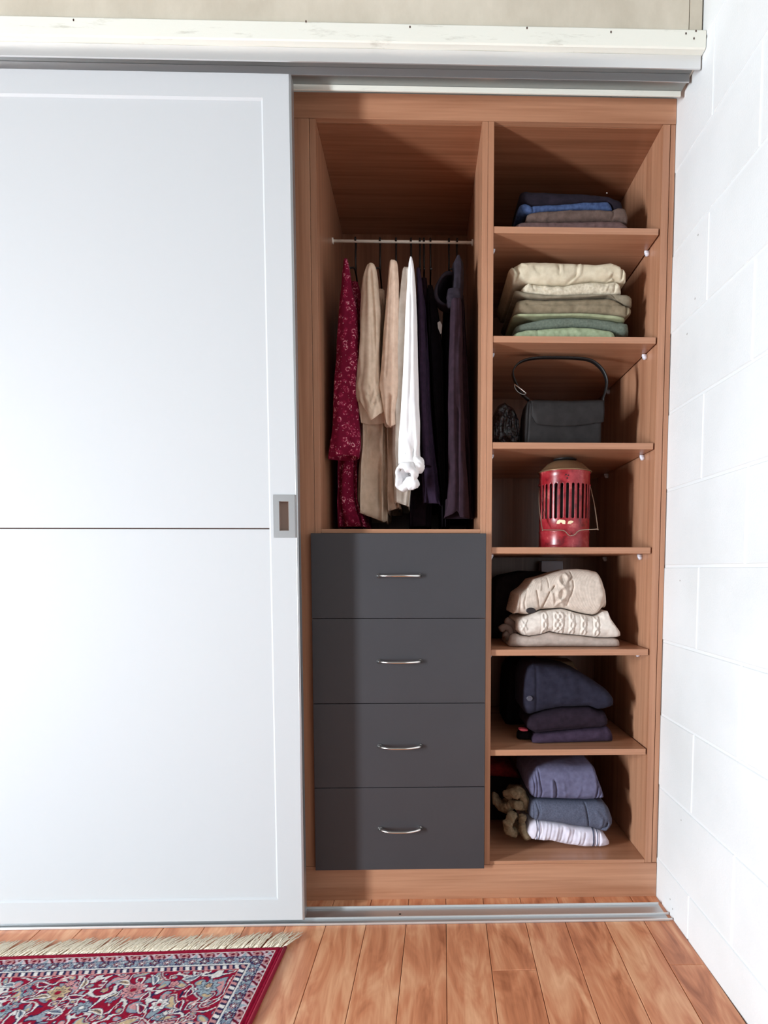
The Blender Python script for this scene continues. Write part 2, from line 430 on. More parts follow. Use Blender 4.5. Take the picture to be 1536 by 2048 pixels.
# ------------------------------------------------------------------ folded clothes
def interp(pts, u):
    if u <= pts[0][0]: return pts[0][1]
    for (a, b), (c, d) in zip(pts[:-1], pts[1:]):
        if u <= c: return b + (d-b)*(u-a)/max(c-a, 1e-6)
    return pts[-1][1]
def zoomed(pts, ox, oy, s): return [(ox+x/s, oy+y/s) for x, y in pts]
def segd(p, a, b):
    ax, ay = a; bx, by = b; dx, dy = bx-ax, by-ay
    t = max(0, min(1, ((p[0]-ax)*dx+(p[1]-ay)*dy)/(dx*dx+dy*dy+1e-9)))
    return math.hypot(p[0]-ax-t*dx, p[1]-ay-t*dy)
def folded(name, label, cat, top, bot, yf, depth, mat, floor_z=None, group=None, rf=.03, rend=.02, amp=.0022,
           fx=30, fz=60, ridges=(), n=90, nf=26, seed=0, mats=None, bands=None, parent=None, sq=.75, tilt=0.0, gap=.0007, back_drop=.0, zmin=None, zmax=None):
    """A folded garment: silhouette top/bot as seen from the front on the plane y=yf (the garment's front), rounded
    front roll, flat top, wrinkled surface; ridges raise or sink folds, cables and hems on its front."""
    u0, u1 = top[0][0], top[-1][0]
    V = []; cols = []
    nb = 6
    for i in range(n+1):
        t = i/n
        # denser columns at the ends
        tt = .5-.5*math.cos(math.pi*t); tt = .35*tt+.65*t
        u = u0+(u1-u0)*tt
        vt, vb = interp(top, u), interp(bot, u)
        yc = .05 if yf < .081 else yf
        pt, pb = P(u, vt, y=yc), P(u, vb, y=yc)
        zt, zb = pt.z, pb.z
        if floor_z is not None: zb = floor_z
        zb += gap
        if zmin is not None: zb = max(zb, zmin+gap)
        if zmax is not None: zt = min(zt, zmax)
        if zt < zb+.002: zt = zb+.002
        x = (pt.x+pb.x)/2
        xL = P(u0, (vt+vb)/2, y=yc).x; xR = P(u1, (vt+vb)/2, y=yc).x
        e = min(x-xL, xR-x)
        q = max(0, min(1, e/rend)); rec = rend*.8*(1-math.sqrt(1-(1-q)**2))
        h = (zt-zb)/2; zm = (zt+zb)/2
        hh = h*(.55+.45*math.sqrt(1-(1-q)**2)); 
        if floor_z is not None: zm = zb+hh
        yb = yf+depth-rec
        r = min(rf, h*1.3)
        yfr = yf+rec+tilt*(x-xL)
        for j in range(nf+1):
            s = -1+2*j/nf
            ang = s*math.pi/2
            yy = yfr + r*(1-math.cos(ang)**.8)
            zz = zm + hh*math.copysign(abs(math.sin(ang))**sq, s)
            vv = vb+(vt-vb)*(zz-zb)/max(2*h, 1e-5)
            d = amp*(noise.noise(Vector((x*fx, zz*fz, seed*7.3))) + .5*noise.noise(Vector((x*fx*2.3, zz*fz*2.1, seed*3.1+5))))
            for (pl, wd, am) in ridges:
                dd = min(segd((u, vv), a, b) for a, b in zip(pl[:-1], pl[1:]))
                if dd < 3*wd: d += am*math.exp(-(dd/wd)**2)
            k = math.cos(ang)**.5 if abs(s) < 1 else 0
            V.append((x, yy-d*k, zz))
        for j in range(1, nb+1):
            f = j/nb
            V.append((x, yfr+r+(yb-yfr-r)*f, zm+hh*(1 if f < 1 else .9) - back_drop*f + .0006*noise.noise(Vector((x*40, f*5, seed)))*(f < 1)*0))
        for j in range(nb, 0, -1):
            f = j/nb
            V.append((x, yfr+r+(yb-yfr-r)*f, zm-hh*(1 if f < 1 else .9)))
        cols.append(u)
    k = nf+1+2*nb; Fc = []; idx = []
    for i in range(n):
        mi = 0
        if bands:
            uc = (cols[i]+cols[i+1])/2
            for (a, b, q) in bands:
                if a <= uc <= b: mi = q
        for j in range(k):
            Fc.append([i*k+j, i*k+(j+1) % k, (i+1)*k+(j+1) % k, (i+1)*k+j]); idx.append(mi)
    Fc.append([j for j in range(k)][::-1]); Fc.append([n*k+j for j in range(k)]); idx += [0, 0]
    c = Vector(V[(n//2)*k+nf+nb]); c.z = min(v[2] for v in V); 
    V = [(v[0]-c.x, v[1]-c.y, v[2]-c.z) for v in V]
    o = mesh(name, V, Fc, mat, None, True, mats or [mat], idx); recalc(o); o.location = c
    if parent is not None: sub(o, parent)
    else: tag(o, label, cat, group)
    return o
def button(name, u, v, y, r, mat, parent, rim=True, flat=.6):
    p = P(u, v, y=y)
    V, Fc = [], []
    prof = [(0, -.0016), (r*.55, -.0018), (r*.75, -.003), (r, -.002), (r, 0)]
    nn = 20
    V.append((p.x, p.y+prof[0][1], p.z))
    for (rr, yy) in prof[1:]:
        for j in range(nn): V.append((p.x+rr*math.cos(j*2*math.pi/nn), p.y+yy, p.z+rr*flat*math.sin(j*2*math.pi/nn)))
    for j in range(nn): Fc.append([0, 1+j, 1+(j+1) % nn])
    for q in range(len(prof)-2):
        for j in range(nn): Fc.append([1+q*nn+j, 1+(q+1)*nn+j, 1+(q+1)*nn+(j+1) % nn, 1+q*nn+(j+1) % nn])
    for sx in (-1, 1):
        for sz in (-1, 1):
            pass
    o = mesh(name, V, Fc, mat); recalc(o); sub(o, parent); return o

# ---- top shelf: jeans-like trousers
Z = lambda p: zoomed(p, 970, 320, 4.0421)
G = 'folded trousers on the top shelf'
A_t = Z([(285,235),(295,212),(500,222),(800,243),(1000,268),(1110,295),(1135,350)])
B_t = Z([(268,365),(285,335),(330,330),(380,352),(600,345),(800,325),(1000,314),(1030,340),(1046,380)])
C_t = Z([(335,450),(345,418),(500,400),(800,386),(1030,395),(1080,368),(1135,364),(1168,430)])
D_t = Z([(218,525),(300,492),(345,487),(500,489),(750,482),(900,477),(1100,482),(1172,515)])
jean = cloth('blue_denim', (72,90,128), (50,64,98), scale=120)
jb1 = cloth('dark_plum_cotton', (36,29,38), (27,22,30))
bro = cloth('brown_cord', (108,89,82), (86,70,64), rib=('X', 90, .8))
mau = cloth('mauve_brown_cotton', (114,90,88), (92,71,70))
folded('folded_trousers', 'mauve-brown folded trousers at the bottom of top shelf pile', 'trousers', D_t, D_t, .045, .30, mau, floor_z=SH[0], group=G, seed=1, amp=.003,
       ridges=[(Z([(440,520),(520,500),(700,495)]), 2, -.003), (Z([(900,480),(920,530)]), 1.5, -.004)])
folded('folded_trousers', 'brown folded trousers with stitching, second from bottom on the top shelf', 'trousers', C_t, [D_t[1]]+D_t[2:-1]+[(D_t[-1][0], D_t[-1][1])], .05, .28, bro, group=G, seed=2,
       ridges=[(Z([(505,410),(495,480)]), 1.5, .002), (Z([(510,450),(600,415),(700,400)]), 1.5, .002), (Z([(1035,400),(1045,440),(1030,485)]), 2, -.004)])
folded('folded_jeans', 'blue denim jeans folded in the top shelf pile', 'jeans', B_t, C_t[1:-2]+[Z([(1050,395)])[0]], .055, .27, jean, group=G, seed=3,
       ridges=[(Z([(375,340),(395,400)]), 2, -.005)])
o = folded('folded_trousers', 'dark plum folded trousers on top of the top shelf pile', 'trousers', A_t, [(B_t[0][0]+2, B_t[0][1]-3)]+B_t[1:-1]+[Z([(1060,385)])[0], Z([(1130,400)])[0]], .06, .26, jb1, group=G, seed=4)
button('rivet', 1213, 387, .063, .0022, M['chrome'], o)

# ---- second shelf: shirts, cream to green
G = 'folded shirts on the second shelf'
cream = cloth('cream_cotton', (214,203,180), (196,183,158)); cream2 = cloth('off_white_cotton', (218,208,188), (188,176,152), scale=160)
olive = cloth('grey_olive_cotton', (146,136,118), (122,112,94)); khaki = cloth('khaki_cotton', (142,128,106), (118,106,86))
pgrn = cloth('pale_green_cotton', (164,168,136), (140,146,116)); sage = cloth('sage_grey_cotton', (112,120,108), (92,100,90), scale=180)
lgrn = cloth('light_green_cotton', (168,180,148), (142,154,122))
A_t = Z([(195,880),(215,860),(300,815),(400,808),(500,808),(700,820),(900,835),(960,825),(1020,815),(1060,832),(1105,855),(1145,890),(1146,960)])
A_b = Z([(195,900),(232,985),(350,988),(500,1003),(680,1000),(800,975),(870,965),(1000,975),(1060,965),(1145,985)])
B_b = Z([(300,1060),(450,1080),(600,1092),(800,1080),(1000,1083),(1112,1078)])
C_t = Z([(235,1062),(245,1035),(300,1058)]) + B_b[1:-1] + Z([(1060,1082),(1110,1080),(1150,1075),(1195,1085),(1204,1120)])
C_b = Z([(235,1085),(340,1105),(500,1115),(800,1105),(1000,1090),(1050,1110),(1150,1160),(1204,1180)])
D_t = Z([(240,1180),(260,1120),(340,1107),(500,1117),(800,1107),(1000,1100),(1050,1112),(1130,1160),(1195,1185)])
D_b = Z([(235,1243),(500,1243),(700,1240),(900,1243),(1140,1270),(1195,1240)])
E_b = Z([(228,1268),(500,1268),(700,1262),(900,1272),(1140,1303)])
F_b = Z([(245,1400),(330,1372),(450,1365),(700,1342),(850,1350),(1050,1385),(1070,1415),(1175,1415)])
G_t = Z([(212,1408),(250,1398),(330,1374),(450,1367),(700,1344),(850,1352),(1035,1387),(1060,1412)])
folded('folded_shirt', 'light green folded shirt, lowest of the second shelf pile', 'shirt', G_t, G_t, .04, .30, lgrn, floor_z=SH[1], group=G, seed=10, amp=.003, fx=45,
       ridges=[(Z([(400,1412),(420,1370)]), 1.6, -.004), (Z([(690,1410),(700,1350)]), 1.6, .003), (Z([(780,1400),(830,1360)]), 1.6, -.003), (Z([(880,1410),(930,1380)]), 1.6, .003)])
folded('folded_shirt', 'sage grey-green folded shirt above the light green one', 'shirt', [Z([(243,1330)])[0]]+E_b[1:]+Z([(1160,1290),(1175,1360)]), F_b, .052, .30, sage, group=G, seed=11)
folded('folded_shirt', 'thin pale green shirt edge between khaki and sage shirts', 'shirt', [(D_b[0][0]-2, D_b[0][1]+1)]+D_b[1:-1], E_b, .047, .29, pgrn, group=G, seed=12, n=50, nf=12, rf=.012)
folded('folded_shirt', 'khaki folded shirt in the middle of the second shelf pile', 'shirt', D_t, D_b, .05, .29, khaki, group=G, seed=13, amp=.003,
       ridges=[(Z([(340,1160),(600,1165),(900,1158),(1120,1165)]), 1.8, -.005), (Z([(1130,1100),(1150,1180),(1150,1240)]), 2, -.006)])
folded('folded_shirt', 'grey-olive folded shirt directly beneath the cream ones', 'shirt', C_t, C_b, .052, .28, olive, group=G, seed=14, n=70, nf=16,
       ridges=[(Z([(1035,1090),(1130,1160)]), 1.8, -.006), (Z([(360,1125),(490,1140)]), 1.5, -.003)])
folded('folded_shirt', 'off-white folded shirt second from the top of shirt pile', 'shirt', [Z([(298,1020)])[0]]+A_b[2:-1]+Z([(1095,985),(1115,1030)]), B_b, .052, .27, cream2, group=G, seed=15, amp=.004, fx=50,
       ridges=[(Z([(380,990),(400,1050),(520,1060)]), 2, -.004), (Z([(1000,1000),(980,1050)]), 2, .004), (Z([(1060,990),(1050,1060)]), 2, -.004)])
folded('folded_shirt', 'rumpled cream shirt on top of the second shelf pile', 'shirt', A_t, A_b, .045, .28, cream, group=G, seed=16, amp=.005, fx=22, fz=26,
       ridges=[(Z([(240,865),(270,920),(240,985)]), 2.4, -.010), (Z([(215,880),(240,930)]), 2.4, .006), (Z([(280,830),(330,860)]), 2.5, .004), (Z([(590,840),(600,930)]), 2.5, -.004), (Z([(620,850),(625,930)]), 2, .004),
               (Z([(745,840),(735,940),(660,1000)]), 2.2, -.006), (Z([(770,840),(765,930),(700,995)]), 2.2, .004), (Z([(960,900),(1030,850)]), 2.2, .004), (Z([(985,980),(1030,940),(1100,975)]), 2.4, -.010),
               (Z([(1020,920),(1000,975)]), 2, .004), (Z([(1105,860),(1110,960)]), 1.8, -.008), (Z([(400,870),(450,930)]), 3, -.003)])

# ---- third shelf: handbag, dark bag
leath = cloth('black_suede', (45,42,42), (36,33,33), scale=40, weave=400, rough=.6, bump=.1)
bag = empty('handbag', 'dark grey flap handbag with arched shoulder strap on the third shelf', 'handbag', P(1128, 884, y=.12))
bag.location.z = SH[2]
Z = lambda p: zoomed(p, 970, 660, 4.0421)
bz = SH[2]
body_t = Z([(325,600),(350,560),(420,556),(700,566),(940,556),(958,620)])
body_b = Z([(325,898),(958,898)])
folded('bag_body', '', '', body_t, body_b, .06, .085, leath, floor_z=bz, parent=bag, seed=20, amp=.002, rf=.012, sq=.45, rend=.012,
       ridges=[(Z([(345,880),(600,890),(930,880)]), 1.6, .002), (Z([(365,590),(350,880)]), 1.6, -.004)])
# flap
def flap():
    top = Z([(375,563),(420,556),(700,566),(940,556)]); NX, NZ = 40, 16; V = []; Fc = []
    for i in range(NX+1):
        u = 970+(375+(962-375)*i/NX)/4.0421
        t = i/NX
        vb = 660+(755+26*math.sin(math.pi*min(1, t*1.15))**.7 - 60*max(0, t-.9)*10*(t-.9)*10*.2 - 70*max(0, .08-t)/.08)/4.0421
        vt = interp(top, u)
        for j in range(NZ+1):
            s = j/NZ
            p = P(u, vt+(vb-vt)*s, y=.056)
            bulge = .007*math.sin(math.pi*min(1, s*1.05))+.004*math.sin(math.pi*t)
            V.append(Vector((p.x, .060-bulge+.016*max(0, .12-s)/.12, p.z+.0012)))
    for i in range(NX):
        for j in range(NZ): a0 = i*(NZ+1)+j; Fc.append([a0, a0+1, a0+NZ+2, a0+NZ+1])
    o = mesh('bag_flap', V, Fc, leath); md = o.modifiers.new('s', 'SOLIDIFY'); md.thickness = .003; md.offset = 0
    sub(o, bag)
flap()
st = smoothpts([P(u, v, y=min(y, .078)) for u, v, y in ((1058, 801, .10), (1042, 786, .11), (1026, 752, .12), (1030, 734, .12), (1046, 722, .12), (1075, 716, .12), (1120, 715.5, .12), (1158, 717, .115), (1183, 722, .11), (1203, 738, .10), (1213, 760, .095), (1211, 782, .09), (1206, 797, .085), (1206, 806, .08))], 5)
def strap():
    V, Fc = [], []; K = len(st); hw = .009; th = .0016
    for i, p in enumerate(st):
        t = (st[min(i+1, K-1)]-st[max(i-1, 0)]).normalized(); nrm = Vector((0, 1, 0)); b = t.cross(nrm).normalized()
        for (a, c) in ((-hw, -th), (-hw, th), (hw, th), (hw, -th)): V.append(p+nrm*a+b*c)
    for i in range(K-1):
        for j in range(4): Fc.append([i*4+j, i*4+(j+1) % 4, i*4+4+(j+1) % 4, i*4+4+j])
    Fc += [[0,1,2,3], [4*K-1, 4*K-2, 4*K-3, 4*K-4]]
    o = mesh('shoulder_strap', V, Fc, M['wire']); recalc(o); sub(o, bag)
strap()
tube('strap_buckle', [P(1029, 768, y=.066), P(1052, 786.5, y=.066)], .0019, M['chrome'], bag, 8)
tube('buckle_ring', smoothpts([P(u, v, y=.067) for u, v in ((1029,768),(1030,776),(1036,784),(1046,789),(1052,787))], 4), .0012, M['alu_in'], bag, 6)
# beaded dark bag at left
lace = N('black_beaded_lace'); vo = lace.n('TexVoronoi', Scale=120.0); lace.l(lace.coord(), vo.inputs['Vector'])
lace.l(lace.ramp(vo.outputs['Distance'], [(.0, lin((84,62,66))), (.25, lin((44,32,36))), (.6, lin((18,13,15)))]), lace.b.inputs['Base Color'])
lace.b.inputs['Roughness'].default_value = .35; lace.bump(vo.outputs['Distance'], .8, .003)
folded('beaded_bag', 'black beaded lace bag beside the handbag, in shadow', 'bag', Z([(70,640),(105,590),(170,560),(230,600),(275,640),(290,720)]), Z([(70,898),(290,898)]), .10, .16, lace.m, floor_z=SH[2], seed=22, amp=.012, fx=60, fz=60, rf=.04)

# ---- fourth shelf: red tin lantern heater
red = N('worn_red_enamel')
nz = red.n('TexNoise', Scale=26.0, Detail=6.0, Roughness=.65); red.l(red.coord(), nz.inputs['Vector'])
red.l(red.ramp(nz.outputs[0], [(.34, lin((92,14,24))), (.44, lin((138,24,34))), (.58, lin((158,46,54))), (.70, lin((196,104,98)))]), red.b.inputs['Base Color'])
red.b.inputs['Roughness'].default_value = .28; red.bump(nz.outputs[0], .25, .001)
brass = plain('tarnished_brass_tin', (150,122,92), .4, .6, vary=.3)
LY, LR = .107, .0695
LX = P(1128.5, 1010, y=LY).x
lz = SH[3]
lan = empty('tin_lantern', 'red enamelled round tin lantern with vertical slots and wire handle', 'lantern', (LX, LY, lz))
def zl(v): return P(1128, v, y=LY-LR).z
def lantern_shell():
    nA = 224; z_s0, z_s1 = zl(1036), zl(965); ztop = zl(938)
    zs = [lz+.0005, lz+.004, lz+.006, lz+.01]
    zj = zl(1062)
    zs += [zj-.003, zj-.001, zj+.001, zj+.003, z_s0-.003]
    zs += list(z_s0+np.linspace(0, .004, 7)[:-1])+list(np.linspace(z_s0+.004, z_s1-.004, 12))+list(z_s1-.004+np.linspace(0, .004, 7)[1:]); zs += [z_s1+.003, zl(950), ztop-.004, ztop-.002, ztop]
    V = []; Fc = []
    for z in zs:
        r = LR
        if z < lz+.005: r += .0012
        if abs(z-zj) < .002: r += .0013
        if z > ztop-.003: r += .0015
        if z < zj-.002: r += .0002
        for j in range(nA):
            th = 2*math.pi*j/nA
            V.append((r*math.cos(th), r*math.sin(th), z-lz))
    n_per = 8
    for i in range(len(zs)-1):
        zc = (zs[i]+zs[i+1])/2
        for j in range(nA):
            ph = (j % n_per)
            if z_s0 < zc < z_s1:
                endd = min(zc-z_s0, z_s1-zc); cr = 2.1*2*math.pi*LR/nA
                hw = math.sqrt(max(cr*cr-max(cr-endd, 0)**2, 0))
                if abs(ph+.5-4)*2*math.pi*LR/nA < hw: continue
            Fc.append([i*nA+j, i*nA+(j+1) % nA, (i+1)*nA+(j+1) % nA, (i+1)*nA+j])
    o = mesh('slotted_body', V, Fc, red.m); md = o.modifiers.new('s', 'SOLIDIFY'); md.thickness = .0014; md.offset = -1
    o.parent = lan
    return ztop
ztop = lantern_shell()
def lathe(name, prof, mat, parent, cx, cy, n=64):
    V, Fc = [], []
    for (r, z) in prof:
        for j in range(n): V.append((cx+r*math.cos(2*math.pi*j/n), cy+r*math.sin(2*math.pi*j/n), z))
    for i in range(len(prof)-1):
        for j in range(n): Fc.append([i*n+j, i*n+(j+1) % n, (i+1)*n+(j+1) % n, (i+1)*n+j])
    Fc.append(list(range(n))[::-1]); Fc.append([(len(prof)-1)*n+j for j in range(n)])
    o = mesh(name, V, Fc, mat); recalc(o); return sub(o, parent)
lathe('lid', [(LR-.004, ztop-.001), (LR+.0045, ztop-.001), (LR+.005, ztop+.0015), (LR+.001, ztop+.003), (LR-.006, ztop+.010), (LR-.02, ztop+.0235), (.034, ztop+.031), (.016, ztop+.0335), (.002, ztop+.034)], brass, lan, LX, LY)
lathe('lid_ring', [(.026, ztop+.0322), (.0315, ztop+.0355), (.0325, ztop+.0375), (.030, ztop+.039), (.004, ztop+.0395)], M['black'], lan, LX, LY, 32)
lathe('dark_core', [(LR*.62, lz+.003), (LR*.62, lz+.165), (LR*.5, lz+.180), (.01, lz+.181)], plain('core_shade_red', (24,5,7), .7), lan, LX, LY, 32)  # core added inside; the dark behind the slots is put into its colour
def onlan(u, v, r=LR+.0006):
    # point on the lantern skin seen at (u, v)
    p = P(u, v, y=LY-r)
    for _ in range(4):
        dx = max(-r, min(r, p.x-LX)); p = P(u, v, y=LY-math.sqrt(max(r*r-dx*dx, 0)))
    return p
# bail handle : from side pivots down across the front with a hand grip dip
R2 = LR+.006
zb_ = zl(1060)
fr = LY-LR-.006
pl = P(1076, 962, y=LY); pr = P(1181, 962, y=LY)
hp = [Vector((LX-LR-.002, LY, zl(966))), Vector((LX-R2-.001, LY-.03, zl(1010))), Vector((LX-R2, fr+.006, zb_+.004)), Vector((LX-R2+.004, fr, zb_)), Vector((LX-.03, fr-.002, zb_-.001)), Vector((LX-.016, fr-.003, zb_-.004)), Vector((LX-.006, fr-.003, zb_-.014)), Vector((LX+.003, fr-.003, zb_-.016)),
      Vector((LX+.012, fr-.003, zb_-.012)), Vector((LX+.02, fr-.003, zb_-.004)), Vector((LX+.034, fr-.002, zb_)), Vector((LX+R2-.004, fr, zb_+.002)), Vector((LX+R2, fr+.006, zb_+.006)), Vector((LX+R2+.001, LY-.03, zl(1005))), Vector((LX+LR+.002, LY, zl(962)))]
tube('bail_handle', smoothpts(hp, 5), .0014, plain('dull_wire', (170,150,132), .35, .8), lan, 8)
for sx in (-1, 1): tube('pivot', [(LX+sx*(LR-.001), LY, zl(964)), (LX+sx*(LR+.004), LY, zl(964))], .004, red.m, lan, 12)
lm = plain('cream_paint_chip', (236,214,178), .5)
for pts in ([(1113,1046),(1115,1041),(1119,1039),(1129,1040),(1131,1042),(1130.5,1048),(1113.5,1047.6)], [(1135,1047),(1137,1042.5),(1142,1041),(1147,1042.5),(1146,1045),(1141,1047.8),(1135.5,1047.6)]):
    V = [onlan(u, v, LR+.0008) for u, v in pts]
    sub(mesh('paint_chip', V, [list(range(len(V)))], lm, smooth=False), lan)
for u, v, r in ((1132, 949, .002), (1136.5, 950.5, .002), (1134.5, 956, .0022), (1130, 951.5, .001)):
    c = onlan(u, v, LR+.0007)
    V = [c]+[Vector((c.x+r*math.cos(j), c.y, c.z+r*math.sin(j))) for j in np.linspace(0, 2*math.pi, 9)[:-1]]
    sub(mesh('vent_hole', V, [[0, 1+j, 1+(j+1) % 8] for j in range(8)], M['black'], smooth=False), lan)

# ---- fifth shelf: knitwear
Z = lambda p: zoomed(p, 980, 1120, 5.486)
G = 'folded knitwear on the fifth shelf'
kn1 = cloth('cream_stocking_knit', (236,220,206), (214,198,184), rib=('X', 190, 1.6), bump=.6, scale=90)
kn2 = cloth('pale_cream_knit', (238,228,218), (220,208,198), rib=('X', 240, 1.0), bump=.4, scale=90)
kn3 = cloth('beige_fine_knit', (198,180,170), (178,162,152), rib=('Z', 300, 1.0), bump=.4, scale=90)
tau = cloth('taupe_knit', (120,98,88), (92,74,66), rib=('X', 240, 1.0), bump=.4)
dkc = cloth('near_black_wool', (38,30,31), (28,22,24))
K_b2 = Z([(295,800),(350,830),(440,843),(560,825),(660,790),(780,815),(1000,835),(1200,860),(1300,862),(1438,850)])
K_t3 = Z([(216,860),(235,820),(295,812),(350,832),(440,845),(560,827),(660,792),(780,817),(1000,837),(1200,862),(1300,864),(1420,862),(1434,890)])
folded('folded_jumper', 'beige fine-knit jumper, lowest of the pale knitwear pile', 'jumper', K_t3, K_t3, .045, .185, kn3, floor_z=SH[4], group=G, seed=30,
       ridges=[(Z([(560,850),(570,950)]), 2.5, .002), (Z([(690,850),(700,950)]), 2, .003), (Z([(900,850),(905,950)]), 2, .0015)])
cab2 = []
for x in (590, 720, 770, 890, 1020, 1160):
    for ph in (0, 1):
        pl = [(x+22*math.sin(ph*math.pi+(y-570)/46.0*math.pi*.5), y) for y in range(575, 850, 14)]
        cab2.append((Z(pl), 1.5, .0042))
    cab2.append((Z([(x-34, 570), (x-34, 850)]), 1.3, -.002)); cab2.append((Z([(x+34, 570), (x+34, 850)]), 1.3, -.002))
for pl in ([(340,660),(400,760)], [(400,660),(345,770)], [(330,720),(390,820)]): cab2.append((Z(pl), 1.4, .003))
K_t2 = Z([(294,700),(300,640),(350,625),(440,605),(570,558),(800,540),(880,560),(960,585),(1150,622),(1200,610),(1250,570),(1300,562),(1330,640),(1390,730),(1430,775),(1438,810)])
folded('folded_jumper', 'pale cream cable-knit jumper in the middle of the knitwear pile', 'jumper', K_t2, K_b2, .042, .185, kn2, group=G, seed=31, ridges=cab2, n=220, nf=40, amp=.003)
cab1 = []
for ph in (0, 1):
    pl = []
    for k in range(30):
        t = k/29; x = 800-40*t; y = 150+370*t
        pl.append((x+48*math.sin(ph*math.pi+t*2*math.pi*1.15+.4), y))
    cab1.append((Z(pl), 3.2, .008))
cab1 += [(Z([(885,130),(895,180),(840,235),(835,250)]), 1.6, -.006), (Z([(900,230),(905,300),(880,380),(860,430),(850,500)]), 1.8, -.006), (Z([(700,290),(640,370),(610,440),(570,540)]), 2.0, -.009),
         (Z([(505,340),(520,430),(545,560)]), 2.0, -.006), (Z([(630,190),(640,300)]), 1.6, -.004), (Z([(560,200),(540,330)]), 2, .003), (Z([(330,360),(330,470),(320,560)]), 2.2, -.006),
         (Z([(410,330),(370,470),(380,530)]), 2.2, -.004), (Z([(1240,200),(1262,380),(1215,560)]), 3, -.004), (Z([(660,330),(700,520)]), 2.4, .004)]
K_t1 = Z([(262,570),(290,470),(320,360),(400,312),(440,270),(490,212),(620,180),(740,140),(880,106),(1000,98),(1100,108),(1190,130),(1240,185),(1270,260),(1278,370),(1290,410),(1284,470)])
K_b1 = Z([(262,600),(330,600),(420,606),(500,575),(570,550),(650,545),(800,533),(880,553),(960,578),(1050,600),(1150,612),(1200,600),(1250,563),(1290,560)])
o = folded('folded_cardigan', 'chunky cream cable-knit cardigan with dark button on top of the knitwear pile', 'cardigan', K_t1, K_b1, .038, .185, kn1, group=G, seed=32, ridges=cab1, n=220, nf=60, amp=.004, fx=18, fz=22, rf=.045, rend=.03, sq=.8)
button('button', 980+448/5.486, 1120+555/5.486, .036, .0135, plain('dark_brown_button', (34,26,27), .55), o)
for k, pts in enumerate(([(165,655),(230,690),(275,740),(295,800)], [(105,770),(160,735),(215,760),(235,830)], [(150,800),(190,830),(215,890)])):
    ps = smoothpts([P(*Z([q])[0], y=.085) for q in pts], 6)
    ps = [Vector((p.x, p.y, max(p.z, SH[4]+.011))) for p in ps]
    if k == 0: sl = empty('crumpled_knit', 'crumpled taupe knit sleeve spilling left of the cream knitwear pile', 'jumper', (ps[0].x, .085, SH[4]), G)
    tube('fold', ps, [.010 if 0 < i < len(ps)-1 else .005 for i in range(len(ps))], tau, sl, 12)
folded('folded_jumper', 'near-black wool jumper in the shadow behind the cream knitwear', 'jumper', Z([(30,400),(60,230),(150,170),(400,118),(640,132),(720,200)]), Z([(30,900),(720,900)]), .24, .20, dkc, floor_z=SH[4], group=G, seed=33, amp=.005)
folded('pale_slab', 'pale blue-grey upright slab at the back of the fifth shelf', 'box', Z([(560,-60),(565,-62),(800,-62),(806,-60)]), Z([(560,300),(806,300)]), .45, .05, plain('pale_blue_plain', (226,230,246), .5), floor_z=SH[4], zmax=SH[3]-.03, seed=34, amp=0, rf=.003, rend=.003, sq=.3)  # plain upright slab standing in for an unidentified pale patch

# ---- sixth shelf: navy and plum knitwear
Z = lambda p: zoomed(p, 970, 1090, 4.0421)
G = 'folded dark knitwear on the sixth shelf'
navy = cloth('navy_wool', (44,43,57), (34,32,45), rib=('Z', 200, .6)); plum = cloth('deep_plum_wool', (42,31,42), (32,23,32)); plum2 = cloth('dusky_plum_wool', (66,52,70), (52,40,56), rib=('Z', 220, .6))
C_t = Z([(392,1570),(410,1540),(500,1530),(700,1512),(860,1497),(960,1490),(1000,1482),(1035,1495),(1052,1540)])
folded('folded_jumper', 'dusky plum jumper at the bottom of the dark pile', 'jumper', C_t, C_t, .048, .17, plum2, floor_z=SH[5], group=G, seed=40, tilt=0.04,
       ridges=[(Z([(890,1560),(940,1590),(960,1570)]), 2.2, -.008), (Z([(980,1500),(960,1560)]), 2, -.004)])
B_t = Z([(345,1430),(375,1395),(500,1356),(640,1328),(860,1322),(930,1352),(985,1360),(1003,1400)])
B_b = Z([(345,1500),(420,1535),(500,1528),(700,1510),(860,1495),(1003,1485)])
folded('folded_jumper', 'deep plum jumper in the middle of the dark pile', 'jumper', B_t, B_b, .05, .17, plum, group=G, seed=41, ridges=[(Z([(390,1520),(550,1500),(800,1485)]), 1.8, -.004)])
A_t = Z([(312,1120),(320,1010),(345,975),(400,968),(500,978),(600,985),(700,1005),(790,1045),(900,1110),(1000,1180),(1042,1225),(1046,1290)])
A_b = Z([(312,1400),(345,1402),(400,1380),(500,1352),(640,1325),(860,1318),(930,1345),(1046,1320)])
o = folded('folded_cardigan', 'navy cardigan with one dark button on top of the dark pile', 'cardigan', A_t, A_b, .042, .18, navy, group=G, seed=42, amp=.005, fx=16, fz=20, rf=.045, rend=.03, ridges=[(Z([(415,1000),(410,1200),(420,1370)]), 3, -.004), (Z([(420,1230),(700,1260),(1000,1240)]), 3, -.002)])
button('button', 970+360/4.0421, 1090+1240/4.0421, .0385, .0085, plain('dark_grey_button', (74,72,84), .2), o, flat=.9)
o = folded('folded_jumper', 'black folded jumper at the left behind the dark pile', 'jumper', Z([(180,1150),(200,1000),(280,950),(420,948),(520,965)]), Z([(180,1560),(520,1560)]), .24, .20, cloth('black_wool', (22,18,22), (14,12,14)), floor_z=SH[5], group=G, seed=43)
folded('folded_shirt', 'beige cloth lying at the back above the navy cardigan', 'shirt', Z([(455,975),(520,955),(620,950),(725,952),(750,1000),(800,1040)]), Z([(455,1090),(800,1090)]), .33, .12, cloth('beige_cotton', (170,148,120)), floor_z=SH[5], group=G, seed=44)
